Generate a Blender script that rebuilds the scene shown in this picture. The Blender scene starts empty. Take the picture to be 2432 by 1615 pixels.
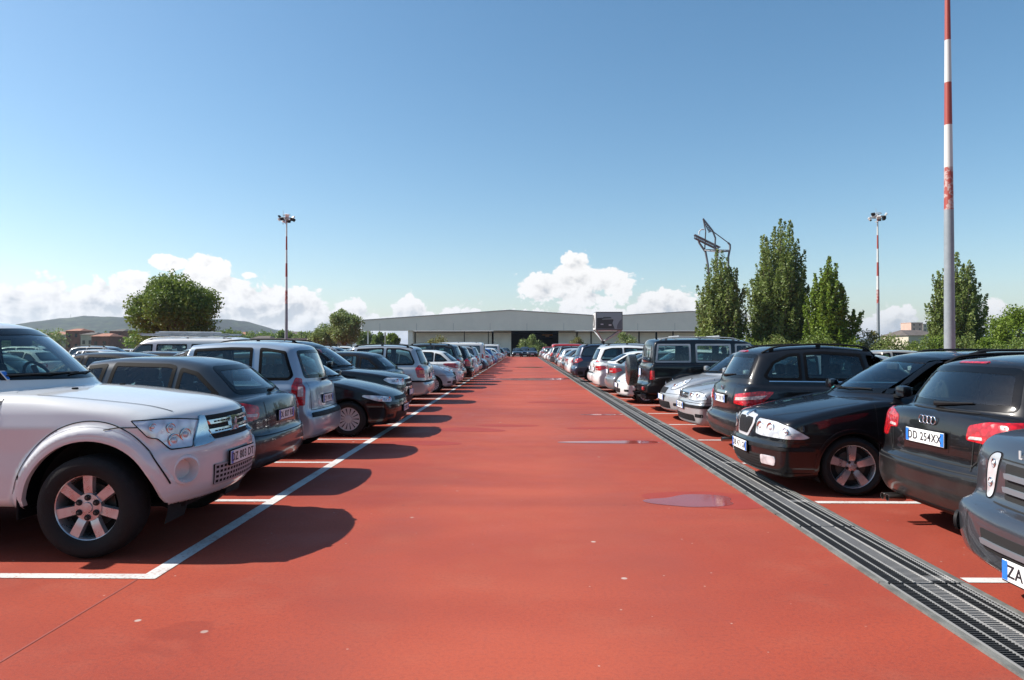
import bpy, bmesh, math, random
import numpy as np
from mathutils import Vector, Matrix
from mathutils.bvhtree import BVHTree

scene = bpy.context.scene
COL = scene.collection
R = math.radians
rnd = random.Random(11)

# ------------------------------------------------------------------ camera, sky, sun, exposure
CAM_H = 1.60
cam_d = bpy.data.cameras.new("camera")
cam = bpy.data.objects.new("camera", cam_d)
COL.objects.link(cam)
cam_d.sensor_width = 36.0
cam_d.lens = 1670.0 / 2432.0 * 36.0
cam.location = (0, 0, CAM_H)
cam.rotation_euler = (R(90.0 + 0.58), 0, R(0.823))
cam_d.clip_start = 0.05
cam_d.clip_end = 20000
scene.camera = cam

scene.view_settings.view_transform = 'Standard'
scene.view_settings.look = 'None'
scene.view_settings.gamma = 1
scene.view_settings.use_curve_mapping = False
scene.view_settings.exposure = 0.74

SUN_EL = 43.0
# light travels towards +X and a little towards the camera
sun_dir = Vector((-math.cos(R(SUN_EL)) * math.cos(R(6)), math.cos(R(SUN_EL)) * math.sin(R(6)), math.sin(R(SUN_EL))))
sun_l = bpy.data.lights.new("sun", 'SUN')
sun_l.energy = 5.0
sun_l.angle = R(0.53)
sun_l.color = (1.0, 0.95, 0.87)
sun = bpy.data.objects.new("sun", sun_l)
COL.objects.link(sun)
sun.rotation_euler = sun_dir.to_track_quat('Z', 'Y').to_euler()

world = bpy.data.worlds.new("World")
scene.world = world
world.use_nodes = True
WT = world.node_tree
WN, WL = WT.nodes, WT.links
WN.clear()


class NG:
    """small helper to chain math nodes"""
    def __init__(s, tree):
        s.t = tree
    def n(s, typ, **kw):
        nd = s.t.nodes.new(typ)
        for k, v in kw.items():
            setattr(nd, k, v)
        return nd
    def put(s, sock, v):
        if hasattr(v, 'is_linked') or isinstance(v, bpy.types.NodeSocket):
            s.t.links.new(v, sock)
        else:
            sock.default_value = v
    def m(s, op, a, b=0.0, c=0.0, clamp=False):
        nd = s.n('ShaderNodeMath', operation=op, use_clamp=clamp)
        s.put(nd.inputs[0], a); s.put(nd.inputs[1], b); s.put(nd.inputs[2], c)
        return nd.outputs[0]
    def xyz(s, x, y, z):
        nd = s.n('ShaderNodeCombineXYZ')
        s.put(nd.inputs[0], x); s.put(nd.inputs[1], y); s.put(nd.inputs[2], z)
        return nd.outputs[0]
    def noise(s, vec, scale, detail=2.0, rough=0.5, dist=0.0):
        nd = s.n('ShaderNodeTexNoise')
        if vec is not None:
            s.put(nd.inputs['Vector'], vec)
        nd.inputs['Scale'].default_value = scale
        nd.inputs['Detail'].default_value = detail
        nd.inputs['Roughness'].default_value = rough
        nd.inputs['Distortion'].default_value = dist
        return nd.outputs['Fac']
    def sstep(s, v, a, b, lo=0.0, hi=1.0):
        nd = s.n('ShaderNodeMapRange', interpolation_type='SMOOTHSTEP')
        s.put(nd.inputs[0], v)
        for i, q in enumerate((a, b, lo, hi)):
            s.put(nd.inputs[i + 1], q)
        return nd.outputs[0]
    def ramp(s, v, stops):
        nd = s.n('ShaderNodeValToRGB')
        s.put(nd.inputs[0], v)
        el = nd.color_ramp.elements
        while len(el) < len(stops):
            el.new(0.5)
        for e, (p, c) in zip(el, stops):
            e.position = p
            e.color = (c[0], c[1], c[2], 1) if len(c) == 3 else c
        return nd.outputs[0]
    def mix(s, f, a, b):
        nd = s.n('ShaderNodeMix', data_type='RGBA')
        s.put(nd.inputs[0], f)
        for sock, v in ((nd.inputs[6], a), (nd.inputs[7], b)):
            if isinstance(v, tuple):
                v = (v[0], v[1], v[2], 1)
            s.put(sock, v)
        return nd.outputs[2]


def build_sky():
    g = NG(WT)
    sky = g.n('ShaderNodeTexSky', sky_type='NISHITA')
    sky.sun_disc = False
    sky.sun_elevation = R(SUN_EL)
    sky.sun_rotation = math.atan2(sun_dir.x, sun_dir.y)
    sky.altitude = 50
    sky.air_density = 1.0
    sky.dust_density = 0.8
    sky.ozone_density = 1.0
    bg = g.n('ShaderNodeBackground')
    hs = g.n('ShaderNodeHueSaturation'); hs.inputs['Saturation'].default_value = 1.24; hs.inputs['Hue'].default_value = .491
    WL.new(sky.outputs[0], hs.inputs['Color']); WL.new(hs.outputs[0], bg.inputs[0])
    bg.inputs[1].default_value = 0.092
    tc = g.n('ShaderNodeTexCoord')
    sp = g.n('ShaderNodeSeparateXYZ')
    WL.new(tc.outputs['Generated'], sp.inputs[0])
    x, y, z = sp.outputs
    # azimuth (right positive) and elevation in units of "photo heights" (tan of the angles about +Y)
    az = g.m('ARCTAN2', x, y)
    hyp = g.m('SQRT', g.m('ADD', g.m('MULTIPLY', x, x), g.m('MULTIPLY', y, y)))
    el = g.m('ARCTAN2', z, hyp)
    p = g.xyz(az, g.m('MULTIPLY', el, 1.25), 0.0)
    warp = g.n('ShaderNodeTexNoise'); warp.inputs['Scale'].default_value = 16; warp.inputs['Detail'].default_value = 3
    WL.new(p, warp.inputs['Vector'])
    wv = g.n('ShaderNodeVectorMath', operation='MULTIPLY_ADD')
    WL.new(warp.outputs['Color'], wv.inputs[0]); wv.inputs[1].default_value = (.03, .03, 0)
    WL.new(p, wv.inputs[2])
    pw = wv.outputs[0]

    def puffs(vec):
        tot = None
        for sc, am in ((17, .36), (36, .32), (80, .20), (180, .12)):
            v = g.n('ShaderNodeTexVoronoi', feature='SMOOTH_F1', voronoi_dimensions='2D')
            v.inputs['Scale'].default_value = sc
            v.inputs['Smoothness'].default_value = 0.35
            WL.new(vec, v.inputs['Vector'])
            t = g.m('MULTIPLY', g.m('SUBTRACT', .55, v.outputs['Distance']), am * 2)
            tot = t if tot is None else g.m('ADD', tot, t)
        return tot
    H = puffs(pw)
    off = g.n('ShaderNodeVectorMath', operation='ADD')
    WL.new(pw, off.inputs[0]); off.inputs[1].default_value = (-.008, .012, 0)
    H2 = puffs(off.outputs[0])

    def az_of(px): return math.atan((px * 1.03 - 1240) / 1670)
    def el_of(px, py): return math.atan((824 - py * 1.03) / 1670 * math.cos(az_of(px)))
    # top of the cloud bank against azimuth (display pixels of the photograph)
    prof = [(-1500, 690), (-600, 650), (0, 668), (30, 652), (110, 648), (165, 662), (215, 640), (300, 634), (380, 640), (430, 606), (490, 594), (520, 630),
            (565, 655), (640, 648), (690, 650), (760, 684), (830, 694), (885, 730), (915, 694), (945, 676), (975, 700), (1000, 728), (1050, 708),
            (1085, 706), (1130, 716), (1190, 722), (1300, 700), (1430, 712), (1470, 684), (1520, 676), (1575, 680), (1620, 700), (1700, 730), (1980, 740),
            (2040, 706), (2085, 702), (2130, 730), (2220, 728), (2270, 702), (2310, 715), (2400, 740), (3000, 690), (3900, 700)]
    fc = g.n('ShaderNodeFloatCurve')
    cv = fc.mapping.curves[0]
    pts = [((az_of(a) + 1.2) / 2.4, el_of(a, b) / 0.25) for a, b in prof]
    cv.points[0].location = pts[0]; cv.points[-1].location = pts[-1]
    for q in pts[1:-1]:
        cv.points.new(*q)
    fc.mapping.update()
    g.put(fc.inputs['Value'], g.m('DIVIDE', g.m('ADD', az, 1.2), 2.4))
    top = g.m('MULTIPLY', fc.outputs[0], .25)
    bank = g.m('MULTIPLY', g.m('SUBTRACT', top, el), 30)
    bank = g.m('MINIMUM', bank, 1.15)
    # isolated cumulus, metaball style:  (centre x, y, half width, half height)
    blobs = [(1262, 668, 62, 34), (1330, 640, 58, 50), (1395, 650, 55, 46), (1350, 684, 105, 28), (1425, 672, 30, 30), (1335, 606, 26, 20), (1300, 655, 60, 30),
             (390, 601, 34, 17), (465, 608, 42, 24), (1500, 690, 40, 22), (1548, 694, 55, 24), (572, 632, 14, 8)]
    field = None
    for bx, by, rw, rh in blobs:
        a0, e0 = az_of(bx), el_of(bx, by)
        ra, re = rw / 1620 * 1.05, rh / 1620 * 1.05
        dx = g.m('DIVIDE', g.m('SUBTRACT', az, a0), ra)
        dy = g.m('DIVIDE', g.m('SUBTRACT', el, e0), re)
        d2 = g.m('ADD', g.m('MULTIPLY', dx, dx), g.m('MULTIPLY', dy, dy))
        v = g.m('SUBTRACT', .55, g.m('MULTIPLY', g.m('SQRT', d2), .55))
        field = v if field is None else g.m('SMOOTH_MAX', field, v, .15)
    field = g.m('MAXIMUM', g.m('MULTIPLY', field, 1.5), bank)
    fine = g.noise(pw, 160, 5, .62)
    D = g.m('ADD', g.m('ADD', field, g.m('MULTIPLY', H, .95)), g.m('MULTIPLY', g.m('SUBTRACT', fine, .5), .34))
    D = g.m('SUBTRACT', D, .16)
    big = g.noise(p, 7, 3, .5)
    al = g.sstep(D, 0.0, .2)
    al = g.m('MULTIPLY', al, g.sstep(big, .12, .34, .8, 1.0))
    # the bank thins out into haze close to the horizon
    al = g.m('MULTIPLY', al, g.sstep(el, .012, .06, .78, 1.0))
    relief = g.m('SUBTRACT', H, H2)
    body = g.sstep(D, .15, 1.25)
    low = g.sstep(el, .03, .11)
    shade = g.m('ADD', .99, g.m('MULTIPLY', relief, .44))
    shade = g.m('SUBTRACT', shade, g.m('MULTIPLY', g.m('MULTIPLY', body, .22), g.sstep(big, .35, .6, .5, 1.0)))
    shade = g.m('ADD', shade, g.m('MULTIPLY', low, .08))
    shade = g.m('MINIMUM', g.m('MAXIMUM', shade, .68), 1.0)
    ccol = g.mix(g.sstep(shade, .5, .9), (.62, .72, .82), (1.0, .985, .965))
    cb = g.n('ShaderNodeBackground')
    WL.new(ccol, cb.inputs[0]); WL.new(g.m('MULTIPLY', shade, .64), cb.inputs[1])
    mx = g.n('ShaderNodeMixShader')
    up = g.sstep(el, .0, .004)
    WL.new(g.m('MULTIPLY', al, up), mx.inputs[0]); WL.new(bg.outputs[0], mx.inputs[1]); WL.new(cb.outputs[0], mx.inputs[2])
    out = g.n('ShaderNodeOutputWorld')
    WL.new(mx.outputs[0], out.inputs[0])


build_sky()
scene.cycles.use_denoising = True
scene.cycles.max_bounces = 8
scene.cycles.diffuse_bounces = 3
scene.cycles.glossy_bounces = 4
scene.cycles.transparent_max_bounces = 24
scene.cycles.transmission_bounces = 4
scene.cycles.caustics_reflective = False
scene.cycles.caustics_refractive = False

# ------------------------------------------------------------------ materials
MATS = {}


def new_mat(name):
    m = bpy.data.materials.new(name)
    m.use_nodes = True
    return m, NG(m.node_tree), m.node_tree.nodes['Principled BSDF']


def mat(name, col, rough=.5, metal=0.0, coat=0.0, noise=0.0, nscale=8.0, bump=0.0, bscale=60.0, emis=None, spec=None, coat_rough=.05):
    if name in MATS:
        return MATS[name]
    m, g, p = new_mat(name)
    p.inputs['Roughness'].default_value = rough
    p.inputs['Metallic'].default_value = metal
    p.inputs['Coat Weight'].default_value = coat
    p.inputs['Coat Roughness'].default_value = coat_rough
    if spec is not None:
        p.inputs['Specular IOR Level'].default_value = spec
    tc = g.n('ShaderNodeTexCoord').outputs['Object'] if (noise or bump) else None
    if noise:
        f = g.noise(tc, nscale, 5, .6)
        c = g.mix(g.sstep(f, .3, .7), tuple(v * (1 - noise) for v in col), tuple(min(1, v * (1 + noise)) for v in col))
        m.node_tree.links.new(c, p.inputs['Base Color'])
        m.node_tree.links.new(g.sstep(f, .3, .7, max(0, rough - .08), min(1, rough + .08)), p.inputs['Roughness'])
    else:
        p.inputs['Base Color'].default_value = (*col, 1)
    if bump:
        b = g.n('ShaderNodeBump')
        b.inputs['Strength'].default_value = bump
        b.inputs['Distance'].default_value = .01
        m.node_tree.links.new(g.noise(tc, bscale, 3, .6), b.inputs['Height'])
        m.node_tree.links.new(b.outputs[0], p.inputs['Normal'])
    if emis:
        p.inputs['Emission Color'].default_value = (*emis[0], 1)
        p.inputs['Emission Strength'].default_value = emis[1]
    MATS[name] = m
    return m


def paint(name, col, metal=0.0, dirt=.25, rough=.32):
    """car paint: base + clear coat, road film towards the sills"""
    key = 'paint_' + name
    if key in MATS:
        return MATS[key]
    m, g, p = new_mat(key)
    lk = m.node_tree.links
    tc = g.n('ShaderNodeTexCoord').outputs['Object']
    sp = g.n('ShaderNodeSeparateXYZ'); lk.new(tc, sp.inputs[0])
    n1 = g.noise(tc, 3.5, 5, .65)
    film = g.m('MULTIPLY', g.sstep(sp.outputs[2], .75, .22), g.sstep(n1, .25, .75, .35, 1.0))
    film = g.m('ADD', g.m('MULTIPLY', film, dirt * 1.4), g.m('MULTIPLY', g.sstep(n1, .35, .8), dirt * .3), clamp=True)
    c = g.mix(film, col, tuple(.55 * v + .45 * w for v, w in zip(col, (.20, .175, .155))))
    lk.new(c, p.inputs['Base Color'])
    p.inputs['Metallic'].default_value = metal
    p.inputs['Specular IOR Level'].default_value = .15 if max(col) < .02 else .5
    lk.new(g.sstep(film, 0, .5, rough, .75), p.inputs['Roughness'])
    lk.new(g.sstep(film, 0, .4, .95, .25), p.inputs['Coat Weight'])
    lk.new(g.sstep(film, 0, .4, .035, .3), p.inputs['Coat Roughness'])
    # faint unevenness of real panels
    b = g.n('ShaderNodeBump'); b.inputs['Strength'].default_value = .05; b.inputs['Distance'].default_value = .01
    lk.new(g.noise(tc, 1.6, 1, .5), b.inputs['Height'])
    lk.new(b.outputs[0], p.inputs['Coat Normal'])
    MATS[key] = m
    return m


def glass_mat(name, tint, refl=1.0):
    if name in MATS:
        return MATS[name]
    m = bpy.data.materials.new(name)
    m.use_nodes = True
    t = m.node_tree
    t.nodes.clear()
    g = NG(t)
    tr = g.n('ShaderNodeBsdfTransparent'); tr.inputs[0].default_value = (*tint, 1)
    gl = g.n('ShaderNodeBsdfGlossy'); gl.inputs[0].default_value = (refl, refl, refl, 1); gl.inputs['Roughness'].default_value = .015
    fr = g.n('ShaderNodeFresnel'); fr.inputs[0].default_value = 1.52
    mx = g.n('ShaderNodeMixShader')
    t.links.new(g.m('MINIMUM', g.m('MULTIPLY', fr.outputs[0], 1.7), 1.0), mx.inputs[0])
    t.links.new(tr.outputs[0], mx.inputs[1]); t.links.new(gl.outputs[0], mx.inputs[2])
    o = g.n('ShaderNodeOutputMaterial'); t.links.new(mx.outputs[0], o.inputs[0])
    MATS[name] = m
    return m


M_GLASS = glass_mat('window_glass', (.60, .73, .69))
M_PRIV = glass_mat('dark_window_glass', (.05, .06, .065))
M_RUB = mat('black_rubber', (.005, .005, .006), .65, spec=.10)
M_FRIT = mat('black_glass_border', (.003, .0035, .004), .06, spec=.5)
M_LETTER = mat('silver_lettering', (.42, .42, .43), .35)
M_TRIM = mat('black_trim', (.010, .010, .011), .6, spec=.2, noise=.25, nscale=14)
M_GAP = mat('panel_gap', (.006, .006, .006), .8)
M_TYRE = mat('tyre_rubber', (.011, .0105, .0105), .75, spec=.25, noise=.3, nscale=20, bump=.4, bscale=90)
M_CHR = mat('chrome', (.62, .63, .65), .12, metal=1.0)
M_ALLOY = mat('alloy', (.50, .50, .52), .32, metal=.75, coat=.5, noise=.1, nscale=12)
M_HUBCAP = mat('hubcap_plastic', (.42, .42, .43), .4, coat=.3)
M_DARK = mat('dark_interior', (.020, .020, .022), .75, noise=.2)
M_SEAT = mat('seat_cloth', (.035, .036, .040), .9, noise=.3, nscale=20)
M_WELL = mat('wheel_well_black', (.010, .0095, .009), .95)
M_DISC = mat('brake_disc', (.08, .075, .07), .5, metal=.6)
M_WHITE = mat('white_plastic', (.75, .75, .74), .35)
M_PLATE = mat('plate_white', (.72, .73, .72), .4, noise=.12, nscale=9)
M_BLUE = mat('plate_blue', (.02, .16, .55), .4)
M_INK = mat('plate_ink', (.015, .015, .02), .5)
M_STEEL = mat('galvanised_steel', (.36, .38, .40), .5, metal=.3, noise=.15, nscale=3)
M_EXH = mat('exhaust_steel', (.35, .33, .31), .3, metal=1.0)


def lamp_mat(name, kind):
    if name in MATS:
        return MATS[name]
    m, g, p = new_mat(name)
    lk = m.node_tree.links
    tc = g.n('ShaderNodeTexCoord').outputs['Object']
    if kind == 'head':
        v = g.n('ShaderNodeTexVoronoi'); v.inputs['Scale'].default_value = 11; lk.new(tc, v.inputs['Vector'])
        c = g.ramp(g.m('MULTIPLY', v.outputs['Distance'], 1.2), [(0, (.80, .82, .85)), (.5, (.70, .72, .75)), (.85, (.50, .51, .54))])
        lk.new(c, p.inputs['Base Color'])
        p.inputs['Metallic'].default_value = .35
        p.inputs['Roughness'].default_value = .22
        b = g.n('ShaderNodeBump'); b.inputs['Strength'].default_value = .3; b.inputs['Distance'].default_value = .02
        lk.new(v.outputs['Distance'], b.inputs['Height']); lk.new(b.outputs[0], p.inputs['Normal'])
    else:
        v = g.n('ShaderNodeTexVoronoi'); v.inputs['Scale'].default_value = 26; lk.new(tc, v.inputs['Vector'])
        base = {'tail': ((.55, .006, .012), (.30, .003, .006)), 'clear': ((.6, .45, .43), (.4, .3, .29)), 'amber': ((.75, .16, .03), (.5, .1, .02))}[kind]
        lk.new(g.mix(g.sstep(v.outputs['Distance'], .2, .7), base[0], base[1]), p.inputs['Base Color'])
        p.inputs['Roughness'].default_value = .25
        b = g.n('ShaderNodeBump'); b.inputs['Strength'].default_value = .35; b.inputs['Distance'].default_value = .01
        lk.new(v.outputs['Distance'], b.inputs['Height']); lk.new(b.outputs[0], p.inputs['Normal'])
    p.inputs['Coat Weight'].default_value = 1.0
    p.inputs['Coat Roughness'].default_value = .02
    MATS[name] = m
    return m


M_HEAD = lamp_mat('headlight_reflector', 'head')
M_TAIL = lamp_mat('tail_light_red', 'tail')
M_TCLR = lamp_mat('tail_light_clear', 'clear')
M_AMB = lamp_mat('indicator_amber', 'amber')

# ------------------------------------------------------------------ object helpers


def tag(o, label=None, cat=None, group=None, kind=None):
    if label: o['label'] = label
    if cat: o['category'] = cat
    if group: o['group'] = group
    if kind: o['kind'] = kind
    return o


def empty(name, loc=(0, 0, 0), rz=0.0):
    o = bpy.data.objects.new(name, None)
    o.empty_display_size = .2
    COL.objects.link(o)
    o.location = loc
    o.rotation_euler = (0, 0, rz)
    return o


def link_mesh(name, verts, faces, mats, parent=None, smooth=True, mi=None, sharp=None):
    me = bpy.data.meshes.new(name)
    me.from_pydata([tuple(v) for v in verts], [], faces)
    for m in (mats if isinstance(mats, (list, tuple)) else [mats]):
        me.materials.append(m)
    if mi is not None:
        me.polygons.foreach_set('material_index', mi)
    if smooth:
        me.polygons.foreach_set('use_smooth', [True] * len(me.polygons))
        if sharp is not None:
            me.set_sharp_from_angle(angle=R(sharp))
    me.update()
    o = bpy.data.objects.new(name, me)
    COL.objects.link(o)
    if parent is not None:
        o.parent = parent
    return o


class MB:
    """collects simple solids into ONE mesh"""
    def __init__(s):
        s.v, s.f, s.mi, s.cur = [], [], [], 0
    def add(s, verts, faces):
        b = len(s.v)
        s.v += [tuple(v) for v in verts]
        for f in faces:
            s.f.append([b + i for i in f])
            s.mi.append(s.cur)
    def box(s, c, size, rot=None, bev=0.0):
        hx, hy, hz = [d / 2 for d in size]
        if bev <= 0:
            vs = [Vector((x, y, z)) for x in (-hx, hx) for y in (-hy, hy) for z in (-hz, hz)]
            fs = [(0, 1, 3, 2), (4, 6, 7, 5), (0, 4, 5, 1), (2, 3, 7, 6), (0, 2, 6, 4), (1, 5, 7, 3)]
        else:
            b = min(bev, hx * .95, hy * .95, hz * .95)
            bm = bmesh.new()
            bmesh.ops.create_cube(bm, size=1)
            for v in bm.verts:
                v.co = Vector((v.co.x * 2 * hx, v.co.y * 2 * hy, v.co.z * 2 * hz))
            bmesh.ops.bevel(bm, geom=bm.edges[:], offset=b, segments=2, affect='EDGES', profile=.6)
            bm.verts.index_update()
            vs = [v.co.copy() for v in bm.verts]
            fs = [[v.index for v in f.verts] for f in bm.faces]
            bm.free()
        if rot is not None:
            vs = [rot @ v for v in vs]
        c = Vector(c)
        s.add([v + c for v in vs], fs)
    def tube(s, pts, r, n=8, cap=True):
        pts = [Vector(p) for p in pts]
        rs = r if isinstance(r, (list, tuple)) else [r] * len(pts)
        vs = []
        prev = None
        for i, p in enumerate(pts):
            a = pts[max(0, i - 1)]; b = pts[min(len(pts) - 1, i + 1)]
            t = (b - a).normalized()
            u = t.orthogonal().normalized() if prev is None else (prev - t * prev.dot(t)).normalized()
            prev = u
            w = t.cross(u)
            for k in range(n):
                an = 2 * math.pi * k / n
                vs.append(p + (u * math.cos(an) + w * math.sin(an)) * rs[i])
        fs = []
        for i in range(len(pts) - 1):
            for k in range(n):
                fs.append((i * n + k, i * n + (k + 1) % n, (i + 1) * n + (k + 1) % n, (i + 1) * n + k))
        if cap:
            fs.append(list(range(n))[::-1]); fs.append([(len(pts) - 1) * n + k for k in range(n)])
        s.add(vs, fs)
    def lathe(s, prof, n=32, axis='Y', c=(0, 0, 0)):
        """prof: (radius, along axis)"""
        c = Vector(c)
        vs = []
        for r_, a in prof:
            for k in range(n):
                an = 2 * math.pi * k / n
                x, z = r_ * math.cos(an), r_ * math.sin(an)
                vs.append(c + (Vector((x, a, z)) if axis == 'Y' else Vector((x, z, a)) if axis == 'Z' else Vector((a, x, z))))
        fs = []
        for i in range(len(prof) - 1):
            for k in range(n):
                fs.append((i * n + k, (i + 1) * n + k, (i + 1) * n + (k + 1) % n, i * n + (k + 1) % n))
        s.add(vs, fs)
    def prism(s, poly, a, b, axis='Y'):
        """poly: 2D outline extruded along axis from a to b"""
        n = len(poly)
        def P(u, v, w):
            return Vector((u, w, v)) if axis == 'Y' else Vector((w, u, v)) if axis == 'X' else Vector((u, v, w))
        vs = [P(u, v, a) for u, v in poly] + [P(u, v, b) for u, v in poly]
        fs = [list(range(n)), list(range(2 * n - 1, n - 1, -1))]
        fs += [(i, i + n, (i + 1) % n + n, (i + 1) % n) for i in range(n)]
        s.add(vs, fs)
    def build(s, name, mats, parent=None, smooth=False, sharp=None):
        return link_mesh(name, s.v, s.f, mats, parent, smooth, s.mi, sharp)


def text_obj(name, body, size, mat_, parent, loc, rotm, extrude=.002, spacing=1.0, sx=1.0, bold=0.0):
    cu = bpy.data.curves.new(name, 'FONT')
    cu.body = body; cu.size = size; cu.extrude = extrude; cu.align_x = 'CENTER'; cu.align_y = 'CENTER'
    cu.space_character = spacing; cu.resolution_u = 4; cu.offset = bold
    tmp = bpy.data.objects.new(name, cu)
    COL.objects.link(tmp)
    dg = bpy.context.evaluated_depsgraph_get()
    me = bpy.data.meshes.new_from_object(tmp.evaluated_get(dg))
    bpy.data.objects.remove(tmp)
    me.materials.clear(); me.materials.append(mat_)
    o = bpy.data.objects.new(name, me)
    COL.objects.link(o)
    me.transform(Matrix.Translation(loc) @ rotm.to_4x4() @ Matrix.Diagonal((sx, 1, 1, 1)))
    o.parent = parent
    return o

# ------------------------------------------------------------------ car shells
def chaikin(p, it=2):
    p = np.asarray(p, float)
    for _ in range(it):
        q = np.roll(p, -1, 0)
        p = np.stack([.8 * p + .2 * q, .2 * p + .8 * q], 1).reshape(-1, 2)
    return p


def inside(poly, a, b):
    poly = np.asarray(poly)
    r = np.zeros(np.shape(a), bool)
    x1, y1 = poly[:, 0], poly[:, 1]
    x2, y2 = np.roll(x1, -1), np.roll(y1, -1)
    for i in range(len(poly)):
        if y1[i] == y2[i]:
            continue
        c = ((y1[i] > b) != (y2[i] > b)) & (a < (x2[i] - x1[i]) * (b - y1[i]) / (y2[i] - y1[i]) + x1[i])
        r ^= c
    return r


class Raster:
    """signed distance to a side outline on a grid"""
    def __init__(s, poly, L):
        s.h = .02
        s.s0, s.z0 = -.8, -.5
        S = np.arange(s.s0, L + .9, s.h); Z = np.arange(s.z0, 2.7, s.h)
        A, B = np.meshgrid(S, Z, indexing='ij')
        d = np.full(A.shape, 1e9)
        n = len(poly)
        for i in range(n):
            p, q = poly[i], poly[(i + 1) % n]
            e = q - p
            t = np.clip(((A - p[0]) * e[0] + (B - p[1]) * e[1]) / max(1e-9, e @ e), 0, 1)
            d = np.minimum(d, np.hypot(A - p[0] - t * e[0], B - p[1] - t * e[1]))
        d[inside(poly, A, B)] *= -1
        s.d = d
    def __call__(s, a, b):
        u = np.clip((a - s.s0) / s.h, 0, s.d.shape[0] - 1.001); v = np.clip((b - s.z0) / s.h, 0, s.d.shape[1] - 1.001)
        i = u.astype(int); j = v.astype(int); u -= i; v -= j
        d = s.d
        return (d[i, j] * (1 - u) + d[i + 1, j] * u) * (1 - v) + (d[i, j + 1] * (1 - u) + d[i + 1, j + 1] * u) * v


def smax(a, b, k):
    h = np.clip(.5 + .5 * (a - b) / k, 0, 1)
    return b + (a - b) * h + k * h * (1 - h)


def smin(a, b, k):
    return -smax(-a, -b, k)


def rounded(poly, r=.04, step=.03):
    """dense outline of a polygon with rounded corners"""
    P = [np.array(p, float) for p in poly]
    n = len(P)
    out = []
    for i in range(n):
        p, a, b = P[i], P[i - 1], P[(i + 1) % n]
        la, lb = np.linalg.norm(a - p), np.linalg.norm(b - p)
        ra, rb = min(r, la * .45), min(r, lb * .45)
        q0, q1 = p + (a - p) / la * ra, p + (b - p) / lb * rb
        for t in (0, .25, .5, .75, 1):
            out.append((1 - t) ** 2 * q0 + 2 * t * (1 - t) * p + t * t * q1)
    res = []
    m = len(out)
    for i in range(m):
        a, b = out[i], out[(i + 1) % m]
        d = np.linalg.norm(b - a)
        k = max(1, int(math.ceil(d / step)))
        for j in range(k):
            if d > 1e-6:
                res.append(a + (b - a) * j / k)
    return np.array(res)


def inset(P, w):
    P = np.asarray(P)
    t = np.roll(P, -1, 0) - np.roll(P, 1, 0)
    t /= np.maximum(1e-9, np.linalg.norm(t, axis=1))[:, None]
    nrm = np.stack([-t[:, 1], t[:, 0]], 1)
    area = np.sum(P[:, 0] * np.roll(P[:, 1], -1) - P[:, 1] * np.roll(P[:, 0], -1))
    if area < 0:
        nrm = -nrm
    Q = P + nrm * w
    A, B = P, np.roll(P, -1, 0)
    E = B - A
    tt = np.clip(np.sum((Q[:, None] - A[None]) * E[None], 2) / np.maximum(1e-12, np.sum(E * E, 1))[None], 0, 1)
    d = np.linalg.norm(Q[:, None] - A[None] - tt[..., None] * E[None], axis=2).min(1)
    ok = (d > .93 * abs(w)) & (inside(P, Q[:, 0], Q[:, 1]) if w > 0 else np.ones(len(Q), bool))
    n = len(P)
    good = np.nonzero(ok)[0]
    if len(good) < 3:
        c = P.mean(0)
        return c + (P - c) * .6
    for k in range(len(good)):
        i, j = good[k], good[(k + 1) % len(good)]
        gap = (j - i) % n
        for m in range(1, gap):
            Q[(i + m) % n] = Q[i] + (Q[j] - Q[i]) * m / gap
    return Q


def clip_half(poly, p, q):
    """keep the part of poly left of the line p->q"""
    out = []
    p = np.array(p, float); q = np.array(q, float)
    def sd(x): return (q[0] - p[0]) * (x[1] - p[1]) - (q[1] - p[1]) * (x[0] - p[0])
    n = len(poly)
    for i in range(n):
        a, b = np.array(poly[i], float), np.array(poly[(i + 1) % n], float)
        da, db = sd(a), sd(b)
        if da >= 0: out.append(a)
        if da * db < 0: out.append(a + (b - a) * da / (da - db))
    return out


D2 = math.pi / 180


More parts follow.
